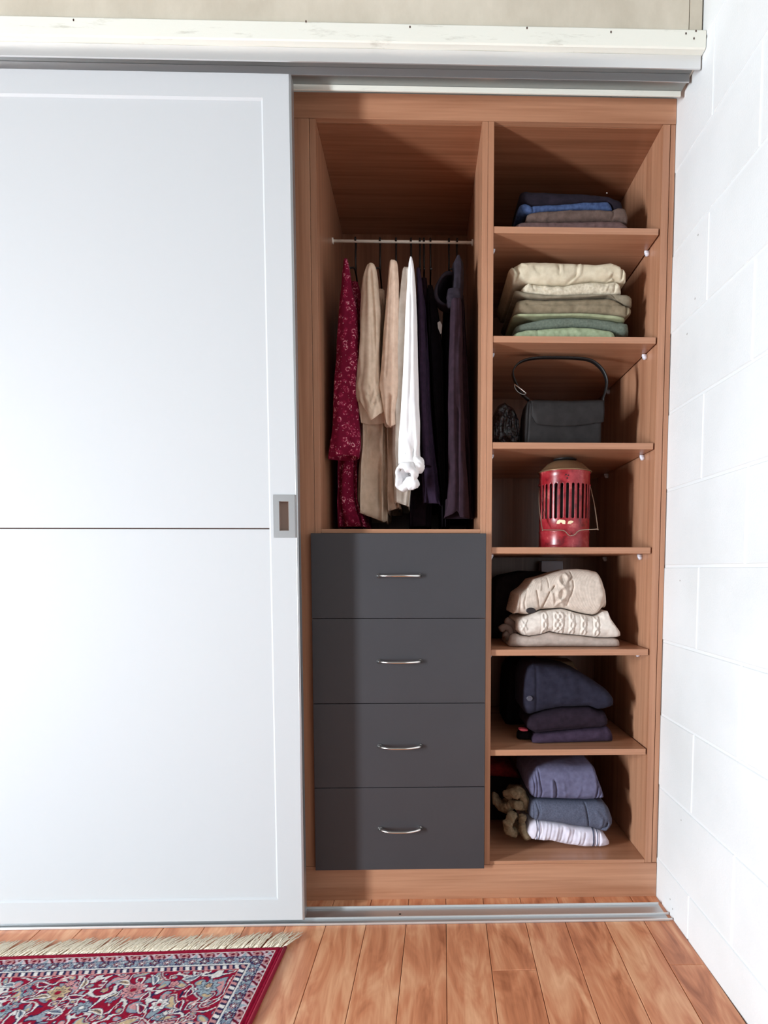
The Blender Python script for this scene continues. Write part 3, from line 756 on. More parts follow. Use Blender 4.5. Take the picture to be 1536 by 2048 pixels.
folded('fabric_tag', 'small bright pink tag at the left foot of the dark pile', 'tag', Z([(276,1490),(300,1484),(350,1492)]), Z([(276,1500),(310,1512),(350,1508)]), .085, .02, plain('pink_label', (232,92,110), .6), seed=45, n=16, nf=6, amp=0, rf=.003, rend=.004)
folded('folded_sock', 'small black sock under the pink tag', 'sock', Z([(270,1530),(300,1512),(380,1515),(400,1540)]), Z([(270,1560),(400,1560)]), .088, .05, cloth('black_sock', (20,16,18), (12,10,11)), floor_z=SH[5], seed=46, n=24, nf=10)

# ---- bottom compartment
Z = lambda p: zoomed(p, 980, 1500, 5.486)
G = 'rolled clothes in the bottom compartment'
vio = cloth('violet_grey_jersey', (108,107,134), (92,90,116)); den = cloth('grey_blue_marl', (92,96,114), (80,84,101), scale=240, mott=.3); wht = cloth('white_lilac_jersey', (226,220,232), (208,202,216)); strp = cloth('grey_stripe', (112,116,138)); red_c = cloth('dark_red_cloth', (130,34,34), (96,24,26))
C_t = Z([(405,960),(420,900),(450,830),(520,812),(620,822),(850,852),(1000,882),(1150,897),(1230,920),(1290,965),(1335,1030),(1345,1075)])
C_b = Z([(405,985),(430,1015),(480,1030),(600,1036),(700,1040),(760,1058),(850,1080),(1000,1100),(1100,1108),(1200,1110),(1345,1098)])
sU = lambda x: 980+x/5.486
wob = [(Z([(640+60*k, 840+14*k), (600+62*k, 1010+8*k)]), 2.2, .003*(-1)**k) for k in range(8)]
folded('folded_trousers', 'white striped-edge jersey bundle at the bottom of the compartment pile', 'trousers', C_t, C_b, .058, .26, wht, group=G, zmin=ZB, seed=50, amp=.005, fx=30, fz=26,
       mats=[wht, strp], bands=[(sU(518), sU(527), 1), (sU(545), sU(552), 1), (sU(1140), sU(1162), 1), (sU(1186), sU(1194), 1)], n=180, nf=34, rend=.035,
       ridges=wob+[(Z([(535,815),(540,900),(500,1025)]), 1.6, -.004), (Z([(570,820),(575,920),(530,1030)]), 1.6, -.003), (Z([(1172,900),(1172,1100)]), 1.6, -.004), (Z([(1220,930),(1215,1100)]), 1.8, -.004)])
B_t = Z([(452,690),(462,600),(480,582),(600,582),(850,592),(1100,600),(1200,598),(1270,612),(1330,660),(1372,760),(1370,800)])
B_b = Z([(452,800),(470,812),(620,818),(850,848),(1000,878),(1150,893),(1230,915),(1300,945),(1340,925),(1370,880)])
folded('folded_trousers', 'grey-blue marl trousers folded in the middle of the bottom pile', 'trousers', B_t, B_b, .055, .26, den, group=G, seed=51, n=140, nf=34, rend=.03,
       ridges=[(Z([(520,600),(545,700),(530,805)]), 1.5, -.005), (Z([(550,600),(560,700),(550,805)]), 1.5, -.003), (Z([(1055,610),(1075,720),(1100,860),(1130,890)]), 1.6, -.007), (Z([(1300,830),(1290,870),(1250,890)]), 2.2, -.010), (Z([(1180,700),(1240,760),(1230,850)]), 3, .004), (Z([(490,600),(500,800)]), 1.5, -.004)])
A_t = Z([(428,380),(440,300),(500,262),(545,228),(700,208),(850,205),(1000,212),(1150,208),(1178,230),(1210,330),(1250,430),(1278,520)])
A_b = Z([(428,500),(470,560),(520,580),(600,582),(850,590),(1100,597),(1200,594),(1278,580)])
folded('folded_trousers', 'violet-grey jersey trousers on top of the bottom pile', 'trousers', A_t, A_b, .06, .24, vio, group=G, seed=52, n=160, nf=40, amp=.003, rend=.03, rf=.04,
       ridges=[(Z([(545,240),(560,380),(585,480),(575,575)]), 1.6, -.006), (Z([(515,260),(530,400),(535,570)]), 1.6, -.005), (Z([(480,300),(505,420),(500,560)]), 1.5, -.005), (Z([(715,360),(740,450),(745,570)]), 2.4, -.007), (Z([(690,370),(705,560)]), 2.2, .005),
               (Z([(1185,300),(1200,420),(1190,580)]), 1.8, -.008), (Z([(1215,400),(1240,480),(1220,580)]), 1.8, -.005), (Z([(820,400),(850,560)]), 3, .002), (Z([(1010,440),(980,560)]), 3, .002)])
# scarf of twisted knit
scm = cloth('khaki_fluffy_knit', (142,124,100), (108,93,72), scale=120, bump=.6, weave=500)
scarf = empty('knitted_scarf', 'crumpled khaki knitted scarf heaped left of the folded trousers', 'scarf', (P(1020, 1660, y=.1).x, .12, ZB))
def fluffy(pts, r, y, sd):
    ps = smoothpts([P(*Z([q[:2]])[0], y=y+(q[2] if len(q) > 2 else 0)) for q in pts], 9)
    rr = []
    out = []
    for i, p in enumerate(ps):
        t = i/(len(ps)-1)
        ri = r*(1+.22*noise.noise(Vector((i*.35, sd, 0))))*(1-.5*max(0, abs(t-.5)*2-.8)/.2)
        rr.append(ri); out.append(Vector((p.x, p.y, max(p.z, ZB+ri+.0006))))
    V, Fc = tube_geo(out, rr, 20)
    V = [v + Vector(noise.noise_vector(v*38))*.0065 + Vector(noise.noise_vector(v*110))*.0022 for v in V]
    V = [Vector((v.x, v.y, max(v.z, ZB+.0008))) for v in V]
    o = mesh('scarf_fold', V, Fc, scm); recalc(o); sub(o, scarf)
fluffy([(40,470,.06),(80,570,.04),(150,640,.02),(220,620,0),(230,560,0)], .014, .12, 1)
fluffy([(160,500,.03),(250,470,.0),(340,480,0),(390,560,0),(410,660,.02)], .015, .11, 2)
fluffy([(210,570,.02),(290,600,-.01),(350,600,0),(400,640,.01)], .013, .11, 3)
fluffy([(270,690,0),(220,740,-.01),(190,830,-.015),(230,890,-.01),(300,905,.0)], .014, .10, 4)
fluffy([(240,820,.02),(250,740,.01),(300,700,0)], .013, .12, 5)
fluffy([(330,690,0),(360,760,-.01),(355,850,-.015),(370,920,-.02),(440,975,-.01)], .0115, .095, 6)
fluffy([(120,560,.07),(230,600,.05),(330,560,.05),(380,640,.06)], .019, .12, 8)
fluffy([(240,760,.05),(300,820,.04),(340,900,.04)], .016, .12, 9)
fluffy([(180,430,.12),(280,440,.10),(380,480,.08)], .018, .12, 7)
folded('folded_cloth', 'dark red cloth lying at the back left of the bottom compartment', 'cloth', Z([(-60,180),(40,160),(160,170),(260,210),(330,280),(340,320)]), Z([(-60,300),(340,330)]), .26, .12, red_c, group=G, seed=54)
folded('folded_cloth', 'black cloth under the dark red cloth, back left of bottom compartment', 'cloth', Z([(-60,310),(100,305),(330,335),(410,360),(425,440)]), Z([(-60,900),(425,900)]), .25, .14, cloth('black_cloth', (24,20,20), (16,13,13)), floor_z=ZB, group=G, seed=55)

# ------------------------------------------------------------------ hanging clothes
def rowat(rows, v):
    if v <= rows[0][0]: return rows[0][1:]
    for a, b in zip(rows[:-1], rows[1:]):
        if v <= b[0]:
            t = (v-a[0])/(b[0]-a[0]); t2 = t
            return tuple(p+(q-p)*t2 for p, q in zip(a[1:], b[1:]))
    return rows[-1][1:]
def loft(name, rows, yf, yb, mat, parent=None, hem=None, n=72, steps=70, pleats=(5, .0022), seed=0, yrow=None, cup=True, tip=.35, sqr=.8, crease=()):
    """Hanging cloth tube. rows: (v, uL, uR) front silhouette on plane yf; yrow(t)->(yf, yb) for rows down the length."""
    v0, v1 = rows[0][0], rows[-1][0]
    ym = yf
    V = []; zt = P(rows[0][1], v0, y=ym).z; zbm = P(rows[-1][1], v1, y=ym).z
    ts = [1-(1-i/steps)**1.0 for i in range(steps+1)]
    ts = [0, .004, .012]+[t for t in ts if t > .015]
    steps = len(ts)-1
    def ring(t, scale=1.0, dz=0.0, noise_on=True):
        v = v0+(v1-v0)*t
        uL, uR = rowat(rows, v)
        pL, pR = P(uL, v, y=ym), P(uR, v, y=ym)
        a = (pR.x-pL.x)/2*scale; cx = (pL.x+pR.x)/2; z = pL.z+dz
        f, b = yrow(t) if yrow else (yf, yb)
        k = 1.0
        if t < .012: k = {0: tip*.4}.get(t, tip if t < .006 else .75)
        cy = (f+b)/2; d = (b-f)/2*scale
        out = []
        for j in range(n):
            th = 2*math.pi*j/n
            c, s = math.cos(th), math.sin(th)
            x = math.copysign(abs(c)**sqr, c)*a*k; y = math.copysign(abs(s)**sqr, s)*d*(k if t < .012 else 1)
            if noise_on:
                am = pleats[1]*(.35+.65*t)
                w = am*(math.sin(pleats[0]*th+seed*1.7+2.2*noise.noise(Vector((t*3, seed, 0)))*2)+.6*math.sin((pleats[0]*2+1)*th+seed+3*noise.noise(Vector((t*5, seed+9, 1)))))
                w += .6*pleats[1]*noise.noise(Vector((cx*20+c*3, s*3, z*18+seed)))
                r = math.hypot(x, y)+1e-6
                x *= 1+w/max(a, .006)*.7*k; y += w*s*(3.0 if d > .1 and s < 0 else 1.0)
            px, py, pz = cx+x, cy+y, z
            if hem and s < .3:
                # fit the lower edge to the hem line seen from the front
                u = uL+(uR-uL)*(px-pL.x)/max(pR.x-pL.x, 1e-5)
                hz = P(u, interp(hem, u), y=ym).z
                g = max(0, (t-.55)/.45); hzz = zbm+(hz-zbm)*max(0, min(1, (.3-s)/.3))
                pz = z+(hzz-zbm)*g*g
            for (pts, wd, am2) in crease:
                if s < .2:
                    u = uL+(uR-uL)*(px-pL.x)/max(pR.x-pL.x, 1e-5)
                    dd = min(segd((u, v), A, B) for A, B in zip(pts[:-1], pts[1:]))
                    if dd < 3*wd: py -= am2*math.exp(-(dd/wd)**2)
            out.append(Vector((px, py, pz)))
        return out
    R = [ring(t) for t in ts]
    if cup:
        last = R[-1]; c = sum(last, Vector())/n
        R.append([c+(p-c)*.93+Vector((0, 0, (p-c).z*.07)) for p in last])
        R.append([Vector((c.x+(p.x-c.x)*.86, c.y+(p.y-c.y)*.86, p.z+.05)) for p in last])
    Fc = []
    for r_ in R: V += r_
    for i in range(len(R)-1):
        for j in range(n): Fc.append([i*n+j, i*n+(j+1) % n, (i+1)*n+(j+1) % n, (i+1)*n+j])
    Fc.append(list(range(n))[::-1]); Fc.append([(len(R)-1)*n+j for j in range(n)])
    o = mesh(name, V, Fc, mat); recalc(o)
    return sub(o, parent) if parent is not None else o
def sloped(v0, v1, vs, front=.10, back=.44, neck=.028, fb=None):
    """y extent of a shirt body: narrow at the neck, full width below the shoulder at v=vs"""
    def f(t):
        v = v0+(v1-v0)*t; q = min(1, max(0, (v-v0)/(vs-v0)))
        fr = RY-neck+(front-RY+neck)*q; bk = RY+neck+(back-RY-neck)*q
        return fr, bk
    return f
HG = 'black hangers on the hanging rail'
def hanger(u, label, zt=1.80, vs=None):
    x = P(u, 484, y=RY).x
    h = empty('hanger', label, 'hanger', (x, RY, RZ), HG)
    r0 = .0078; pts = []
    for k in range(9):
        th = math.radians(205-k*28); pts.append(Vector((x, RY+r0*math.cos(th), RZ+.0015+r0*math.sin(th))))
    pts += [Vector((x, RY+.0078, RZ-.015)), Vector((x, RY+.002, RZ-.028)), Vector((x, RY, RZ-.04)), Vector((x, RY, zt-.012))]
    tube('hook', pts, .0029, M['wire'], h, 8)
    bar = [(x, RY-.16, zt-.075), (x, RY-.12, zt-.055), (x, RY-.05, zt-.022), (x, RY, zt-.012), (x, RY+.05, zt-.022), (x, RY+.12, zt-.055), (x, RY+.16, zt-.075)]
    tube('shoulder_bar', smoothpts(bar, 4), .0026, M['wire'], h, 8)
    return h

# materials
flor = N('maroon_floral_print')
tc = flor.coord()
v1 = flor.n('TexVoronoi', Scale=62.0); v1.feature = 'F1'; flor.l(tc, v1.inputs['Vector'])
v2 = flor.n('TexVoronoi', Scale=120.0); flor.l(tc, v2.inputs['Vector'])
nz = flor.n('TexNoise', Scale=110.0, Detail=3.0, Distortion=2.5); flor.l(tc, nz.inputs['Vector'])
# ring petals : distance between .2 and .35
sb = flor.n('Math', operation='SUBTRACT'); sb.inputs[1].default_value = .30; flor.l(v1.outputs['Distance'], sb.inputs[0])
ab = flor.n('Math', operation='ABSOLUTE'); flor.l(sb.outputs[0], ab.inputs[0])
cb = flor.n('Math', operation='MULTIPLY_ADD'); cb.inputs[1].default_value = .9; flor.l(nz.outputs[0], cb.inputs[0]); flor.l(ab.outputs[0], cb.inputs[2])
c1 = flor.ramp(cb.outputs[0], [(.38, lin((222,170,176))), (.44, lin((170,70,98))), (.51, lin((140,22,58))), (.66, lin((112,12,44)))])
sp = flor.ramp(v2.outputs['Distance'], [(.14, (1,1,1,1)), (.2, (0,0,0,1))]); gt = flor.ramp(nz.outputs[0], [(.46, (0,0,0,1)), (.54, (1,1,1,1))])
ml = flor.n('Math', operation='MULTIPLY'); flor.l(sp, ml.inputs[0]); flor.l(gt, ml.inputs[1])
mxc = flor.n('Mix', data_type='RGBA'); mxc.inputs[7].default_value = lin((214,160,170)); flor.l(ml.outputs[0], mxc.inputs[0]); flor.l(c1, mxc.inputs[6])
flor.l(mxc.outputs[2], flor.b.inputs['Base Color']); flor.b.inputs['Roughness'].default_value = .85; flor.b.inputs['Specular IOR Level'].default_value = .15
flor = flor.m
lin1 = cloth('beige_linen', (224,200,178), (206,182,158), weave=700, bump=.3); lin2 = cloth('warm_beige_crepe', (228,200,178), (210,180,158))
wsh = cloth('white_cotton_shirt', (250,248,248), (240,238,240), scale=25); crm = cloth('white_cotton_shaded', (232,222,210), (218,207,193))  # shirt body is a creamier copy of the white, shading put into its colour
dp = cloth('dark_purple_cloth', (50,35,54), (38,26,42)); bk1 = cloth('black_cloth_a', (24,17,24), (16,11,16)); bk2 = cloth('black_cloth_b', (20,15,20), (13,10,13)); plj = cloth('dark_plum_fleece', (54,38,48), (42,29,37)); hoodm = cloth('charcoal_fleece', (48,42,50), (36,30,38))
GG = 'clothes hanging from the rail'

# 1 maroon floral dress
hanger(711, 'black hanger carrying the maroon floral dress, leftmost on the rail')
g = empty('floral_dress', 'maroon floral dress with long sleeve, leftmost on the rail', 'dress', (P(690, 700, y=.2).x, RY, 1.8), GG)
loft('dress_body', [(520,694,706),(560,688,712),(620,684,716),(700,680,718),(850,676,716),(930,675,714),(1000,673,716),(1053,672,732)], .13, .42, flor, g, sqr=.38, yrow=sloped(520, 1053, 600, .13, .43), seed=1, pleats=(9, .004))
loft('sleeve', [(511,687,694),(530,685,697),(560,682,701),(600,677,710),(660,673,715),(720,670,716),(760,667,713),(800,664,713),(850,662,716),(890,657,718),(913,654,716)], .055, .115, flor, g, seed=2, pleats=(3, .0025),
     hem=[(654,915),(690,910),(718,912)], crease=[([(668,905),(717,905)], 2, -.003)])
# 2 beige linen shirt
hanger(760, 'black hanger carrying the beige linen shirt, second from the left')
g = empty('linen_shirt', 'long beige linen shirt with gathered cuff, second from left', 'shirt', (P(745, 700, y=.2).x, RY, 1.8), GG)
loft('shirt_body', [(535,748,762),(575,742,766),(640,728,768),(760,722,770),(850,719,772),(950,716,772),(1010,714,772),(1030,714,772)], .125, .43, lin1, g, sqr=.38, yrow=sloped(535, 1030, 610, .125, .43), seed=3, pleats=(8, .0045), hem=[(714,1024),(740,1033),(766,1043),(772,1040)],
     crease=[([(737,860),(744,960),(740,1030)], 3, -.016), ([(756,850),(759,1000)], 3, -.012), ([(747,850),(750,960)], 3, .006), ([(726,870),(724,1000)], 2.5, .006), ([(716,1019),(772,1036)], 1.2, -.002)])
loft('sleeve', [(522,734,749),(532,729,752),(545,724,754),(570,721,756),(620,719,760),(700,716,758),(760,712,757),(790,709,760),(820,712,768),(836,715,768)], .045, .115, lin1, g, seed=4, pleats=(4, .0028),
     hem=[(706,797),(718,797),(726,812),(742,842),(756,830),(768,818)],
     crease=[([(741,540),(748,640),(752,760)], 2.5, -.006), ([(736,560),(738,700),(736,780)], 3, .003), ([(742,770),(728,812)], 2, .004), ([(750,780),(736,825)], 2, .004), ([(757,790),(744,835)], 2, .004), ([(738,775),(738,800),(752,806)], 2, -.004)])
# 3 warm beige blouse
hanger(792, 'black hanger carrying the warm beige blouse, third from the left')
g = empty('beige_blouse', 'warm beige crepe blouse with open sleeve, third from left', 'blouse', (P(783, 700, y=.2).x, RY, 1.8), GG)
loft('blouse_body', [(535,778,790),(575,775,790),(640,773,790),(760,773,790),(850,773,790),(960,773,791),(1014,773,800)], .135, .42, lin2, g, sqr=.38, yrow=sloped(535, 1014, 610, .135, .42), seed=5, pleats=(7, .0035), hem=[(773,1022),(790,1018),(800,1014)], crease=[([(781,700),(782,1000)], 3, -.012)])
loft('sleeve', [(515,779,792),(522,777,795),(560,774,797),(600,770,797),(660,765,796),(720,761,796),(760,758,797),(790,757,796),(820,763,790),(845,768,790)], .05, .11, lin2, g, seed=6, pleats=(4, .0022),
     hem=[(757,790),(763,815),(772,846),(780,853),(786,850),(792,846)], crease=[([(782,540),(776,680),(771,750)], 2, -.004), ([(790,560),(786,760)], 2.5, .003), ([(779,790),(776,845)], 4, -.010)])
# 4 white shirt
hanger(822, 'black hanger carrying the white shirt, fourth from the left')
g = empty('white_shirt', 'white cotton shirt with rolled up sleeve cuff', 'shirt', (P(815, 700, y=.2).x, RY, 1.8), GG)
loft('shirt_body', [(515,810,824),(540,802,826),(600,794,827),(700,788,827),(800,784,827),(900,784,825),(960,787,822),(1003,789,818)], .072, .42, crm, g, sqr=.3, yrow=sloped(515, 1003, 530, .074, .42, .03), seed=7, pleats=(6, .0022), hem=[(790,1003),(804,1008),(818,1012)],
     crease=[([(792,1004),(817,1004)], 1.6, -.002), ([(806,930),(803,1000)], 3, -.010), ([(797,560),(792,900)], 3, .006)])
loft('sleeve', [(508,820,824),(520,817,827),(540,815,829),(570,813,831),(640,809,834),(720,806,835),(800,801,837),(840,799,839),(880,796,839),(905,795,838),(925,795,842)], .012, .07, wsh, g, seed=8, pleats=(3, .0018),
     crease=[([(822,530),(822,700),(817,860)], 2.5, -.0035), ([(829,560),(832,760),(836,860)], 2.2, -.0025), ([(800,880),(812,908)], 2, -.003), ([(812,880),(822,905)], 2, .003), ([(830,880),(826,915)], 2, -.003)])
# rolled cuff : a crumpled ring opened towards the front left, with a puff at its right
def cuff():
    c = P(812, 952, y=.028); V, Fc = [], []; NA, NB = 72, 22
    ax = Vector((-.35, -.86, -.30)).normalized(); e1 = Vector((1, 0, 0)); e1 = (e1-ax*e1.dot(ax)).normalized(); e2 = ax.cross(e1).normalized()
    for i in range(NA):
        th = 2*math.pi*i/NA; R = .0245*(1+.08*math.sin(3*th+1)); r = .0105*(1+.35*math.sin(2*th-.6)+.15*math.sin(7*th))
        rad = e1*math.cos(th)*1.0+e2*math.sin(th)*1.15
        for j in range(NB):
            ph = 2*math.pi*j/NB
            q = c+rad*(R+r*math.cos(ph)*.75)+ax*(r*1.7*math.sin(ph))
            q += Vector(noise.noise_vector(q*55))*.0035
            V.append(q)
    for i in range(NA):
        for j in range(NB): Fc.append([i*NB+j, ((i+1) % NA)*NB+j, ((i+1) % NA)*NB+(j+1) % NB, i*NB+(j+1) % NB])
    o = mesh('rolled_cuff', V, Fc, wsh); recalc(o); sub(o, g)
    # inner fabric closing the opening, set back
    V, Fc = [], []
    for i in range(NA):
        th = 2*math.pi*i/NA; rad = e1*math.cos(th)+e2*math.sin(th)*1.15
        for k, (s, d) in enumerate(((.020, -.004), (.014, -.016), (.003, -.024))): V.append(c+rad*s+ax*d)
    for i in range(NA):
        for k in range(2): Fc.append([i*3+k, i*3+k+1, ((i+1) % NA)*3+k+1, ((i+1) % NA)*3+k])
    Fc.append([i*3+2 for i in range(NA)])
    sub(mesh('cuff_lining', V, Fc, wsh), g)
    for (u, v, y, rx, ry, rz_, sd) in ((834, 930, .034, .021, .022, .024, 3), (823, 966, .030, .021, .018, .018, 5)):
        cc = P(u, v, y=y); V, Fc = [], []; A, B = 40, 24
        for i in range(B+1):
            for j in range(A):
                la = math.pi*i/B; lo = 2*math.pi*j/A
                q = Vector((rx*math.sin(la)*math.cos(lo), ry*math.sin(la)*math.sin(lo), rz_*math.cos(la)))
                q *= 1+.16*noise.noise(q*70+Vector((sd, 0, 0)))+.10*noise.noise(q*160+Vector((sd, 3, 0)))
                V.append(cc+q)
        for i in range(B):
            for j in range(A): Fc.append([i*A+j, i*A+(j+1) % A, (i+1)*A+(j+1) % A, (i+1)*A+j])
        o = mesh('cuff_puff', V, Fc, wsh); recalc(o); sub(o, g)
cuff()
# narrow cream tie below the shirts
# 5.. dark clothes
hanger(840, 'black hanger just right of the white shirt')
g = empty('purple_shirt', 'dark purple shirt right of the white shirt', 'shirt', (P(850, 700, y=.2).x, RY, 1.8), GG)
loft('shirt_body', [(530,834,846),(600,832,852),(700,836,858),(800,838,862),(900,842,870),(1000,846,880),(1008,846,884)], .10, .42, dp, g, sqr=.38, yrow=sloped(530, 1008, 600, .10, .42), seed=9, pleats=(6, .003), hem=[(846,1004),(884,1008)])
loft('sleeve', [(530,832,840),(560,833,844),(640,836,850),(760,838,852),(860,842,858),(930,846,862)], .05, .095, dp, g, seed=19, pleats=(3, .002))
hanger(848, 'second black hanger right of the white shirt')
g = empty('plum_dress', 'long dark plum dress behind the purple shirt', 'dress', (P(835, 900, y=.2).x, RY, 1.8), GG)
loft('dress_body', [(535,843,852),(620,842,860),(760,836,862),(880,826,866),(960,820,866),(1053,818,862)], .20, .44, cloth('dark_plum_cloth', (44,28,38), (32,20,28)), g, sqr=.38, yrow=sloped(535, 1053, 610, .20, .44), seed=11, pleats=(7, .003))
hanger(861, 'third black hanger right of the white shirt')
g = empty('black_jacket', 'black jacket with pale swing tag among the dark clothes', 'jacket', (P(872, 700, y=.2).x, RY, 1.8), GG)
loft('jacket_body', [(532,856,866),(600,854,876),(700,858,888),(850,870,890),(1000,884,892),(1053,884,892)], .14, .43, bk1, g, sqr=.38, yrow=sloped(532, 1053, 600, .14, .43), seed=12, pleats=(6, .003))
tp = [P(u, v, y=.112) for u, v in ((875,645),(880,642),(884,650),(883,666),(881,668),(876,656))]
sub(mesh('swing_tag', tp+[p+Vector((0, .0008, 0)) for p in tp], [[5,4,3,2,1,0],[6,7,8,9,10,11]]+[[i, (i+1) % 6, 6+(i+1) % 6, 6+i] for i in range(6)], plain('pale_card', (190,178,172), .7), smooth=False), g)
hanger(898, 'black hanger next to the rightmost one')
g = empty('black_coat', 'black coat between black jacket and plum hooded jacket', 'coat', (P(892, 700, y=.2).x, RY, 1.8), GG)
loft('coat_body', [(530,892,902),(600,890,899),(700,893,900),(850,893,900),(1000,893,900),(1053,893,900)], .17, .45, bk2, g, sqr=.38, yrow=sloped(530, 1053, 610, .17, .45), seed=13, pleats=(6, .003))
hanger(914, 'rightmost black hanger on the rail')
g = empty('hooded_jacket', 'dark plum fleece jacket with charcoal hood, rightmost on the rail', 'jacket', (P(915, 700, y=.2).x, RY, 1.8), GG)
loft('jacket_body', [(515,908,922),(545,905,926),(600,902,930),(700,902,936),(850,902,942),(1000,900,948),(1035,898,948)], .13, .44, plj, g, sqr=.38, yrow=sloped(515, 1035, 580, .13, .44), seed=14, pleats=(7, .003))
loft('sleeve', [(590,902,924),(640,900,926),(720,898,926),(800,896,927),(900,897,932),(960,897,936),(1010,894,938),(1034,888,940)], .055, .12, plj, g, seed=15, pleats=(3, .0025), hem=[(888,1034),(905,1028),(916,1020),(920,1034),(940,1036)], crease=[([(915,820),(916,960),(915,1030)], 2.5, -.008), ([(908,620),(906,900)], 3, .003)])
loft('collar', [(508,914,922),(520,906,928),(545,906,929),(590,904,926)], .08, .16, hoodm, g, seed=16, pleats=(3, .002), cup=False)
hr = []
for k in range(48):
    th = 2*math.pi*k/48; p = P(897+25*math.cos(th)+3*math.sin(2*th), 578+32*math.sin(th), y=.10+.025*math.cos(th)); hr.append(p)
tube('hood_rim', hr, [.0042+.0012*math.sin(3*k*2*math.pi/48) for k in range(48)], hoodm, g, 12, closed=True)
def hood():
    V, Fc = [], []; A, B = 48, 8
    for i, (s, d) in enumerate(((1, 0), (.98, .03), (.9, .06), (.6, .085), (.1, .095))):
        for k in range(A):
            p = hr[k]; c = sum(hr, Vector())/A
            V.append(c+(p-c)*s+Vector((0, d, 0)))
    for i in range(4):
        for k in range(A): Fc.append([i*A+k, i*A+(k+1) % A, (i+1)*A+(k+1) % A, (i+1)*A+k])
    Fc.append([4*A+k for k in range(A)])
    sub(mesh('hood', V, Fc, hoodm), g)
hood()
loft('hood_flap', [(575,896,922),(590,893,924),(605,894,922),(612,896,912)], .07, .095, hoodm, g, seed=17, pleats=(2, .001), cup=False)

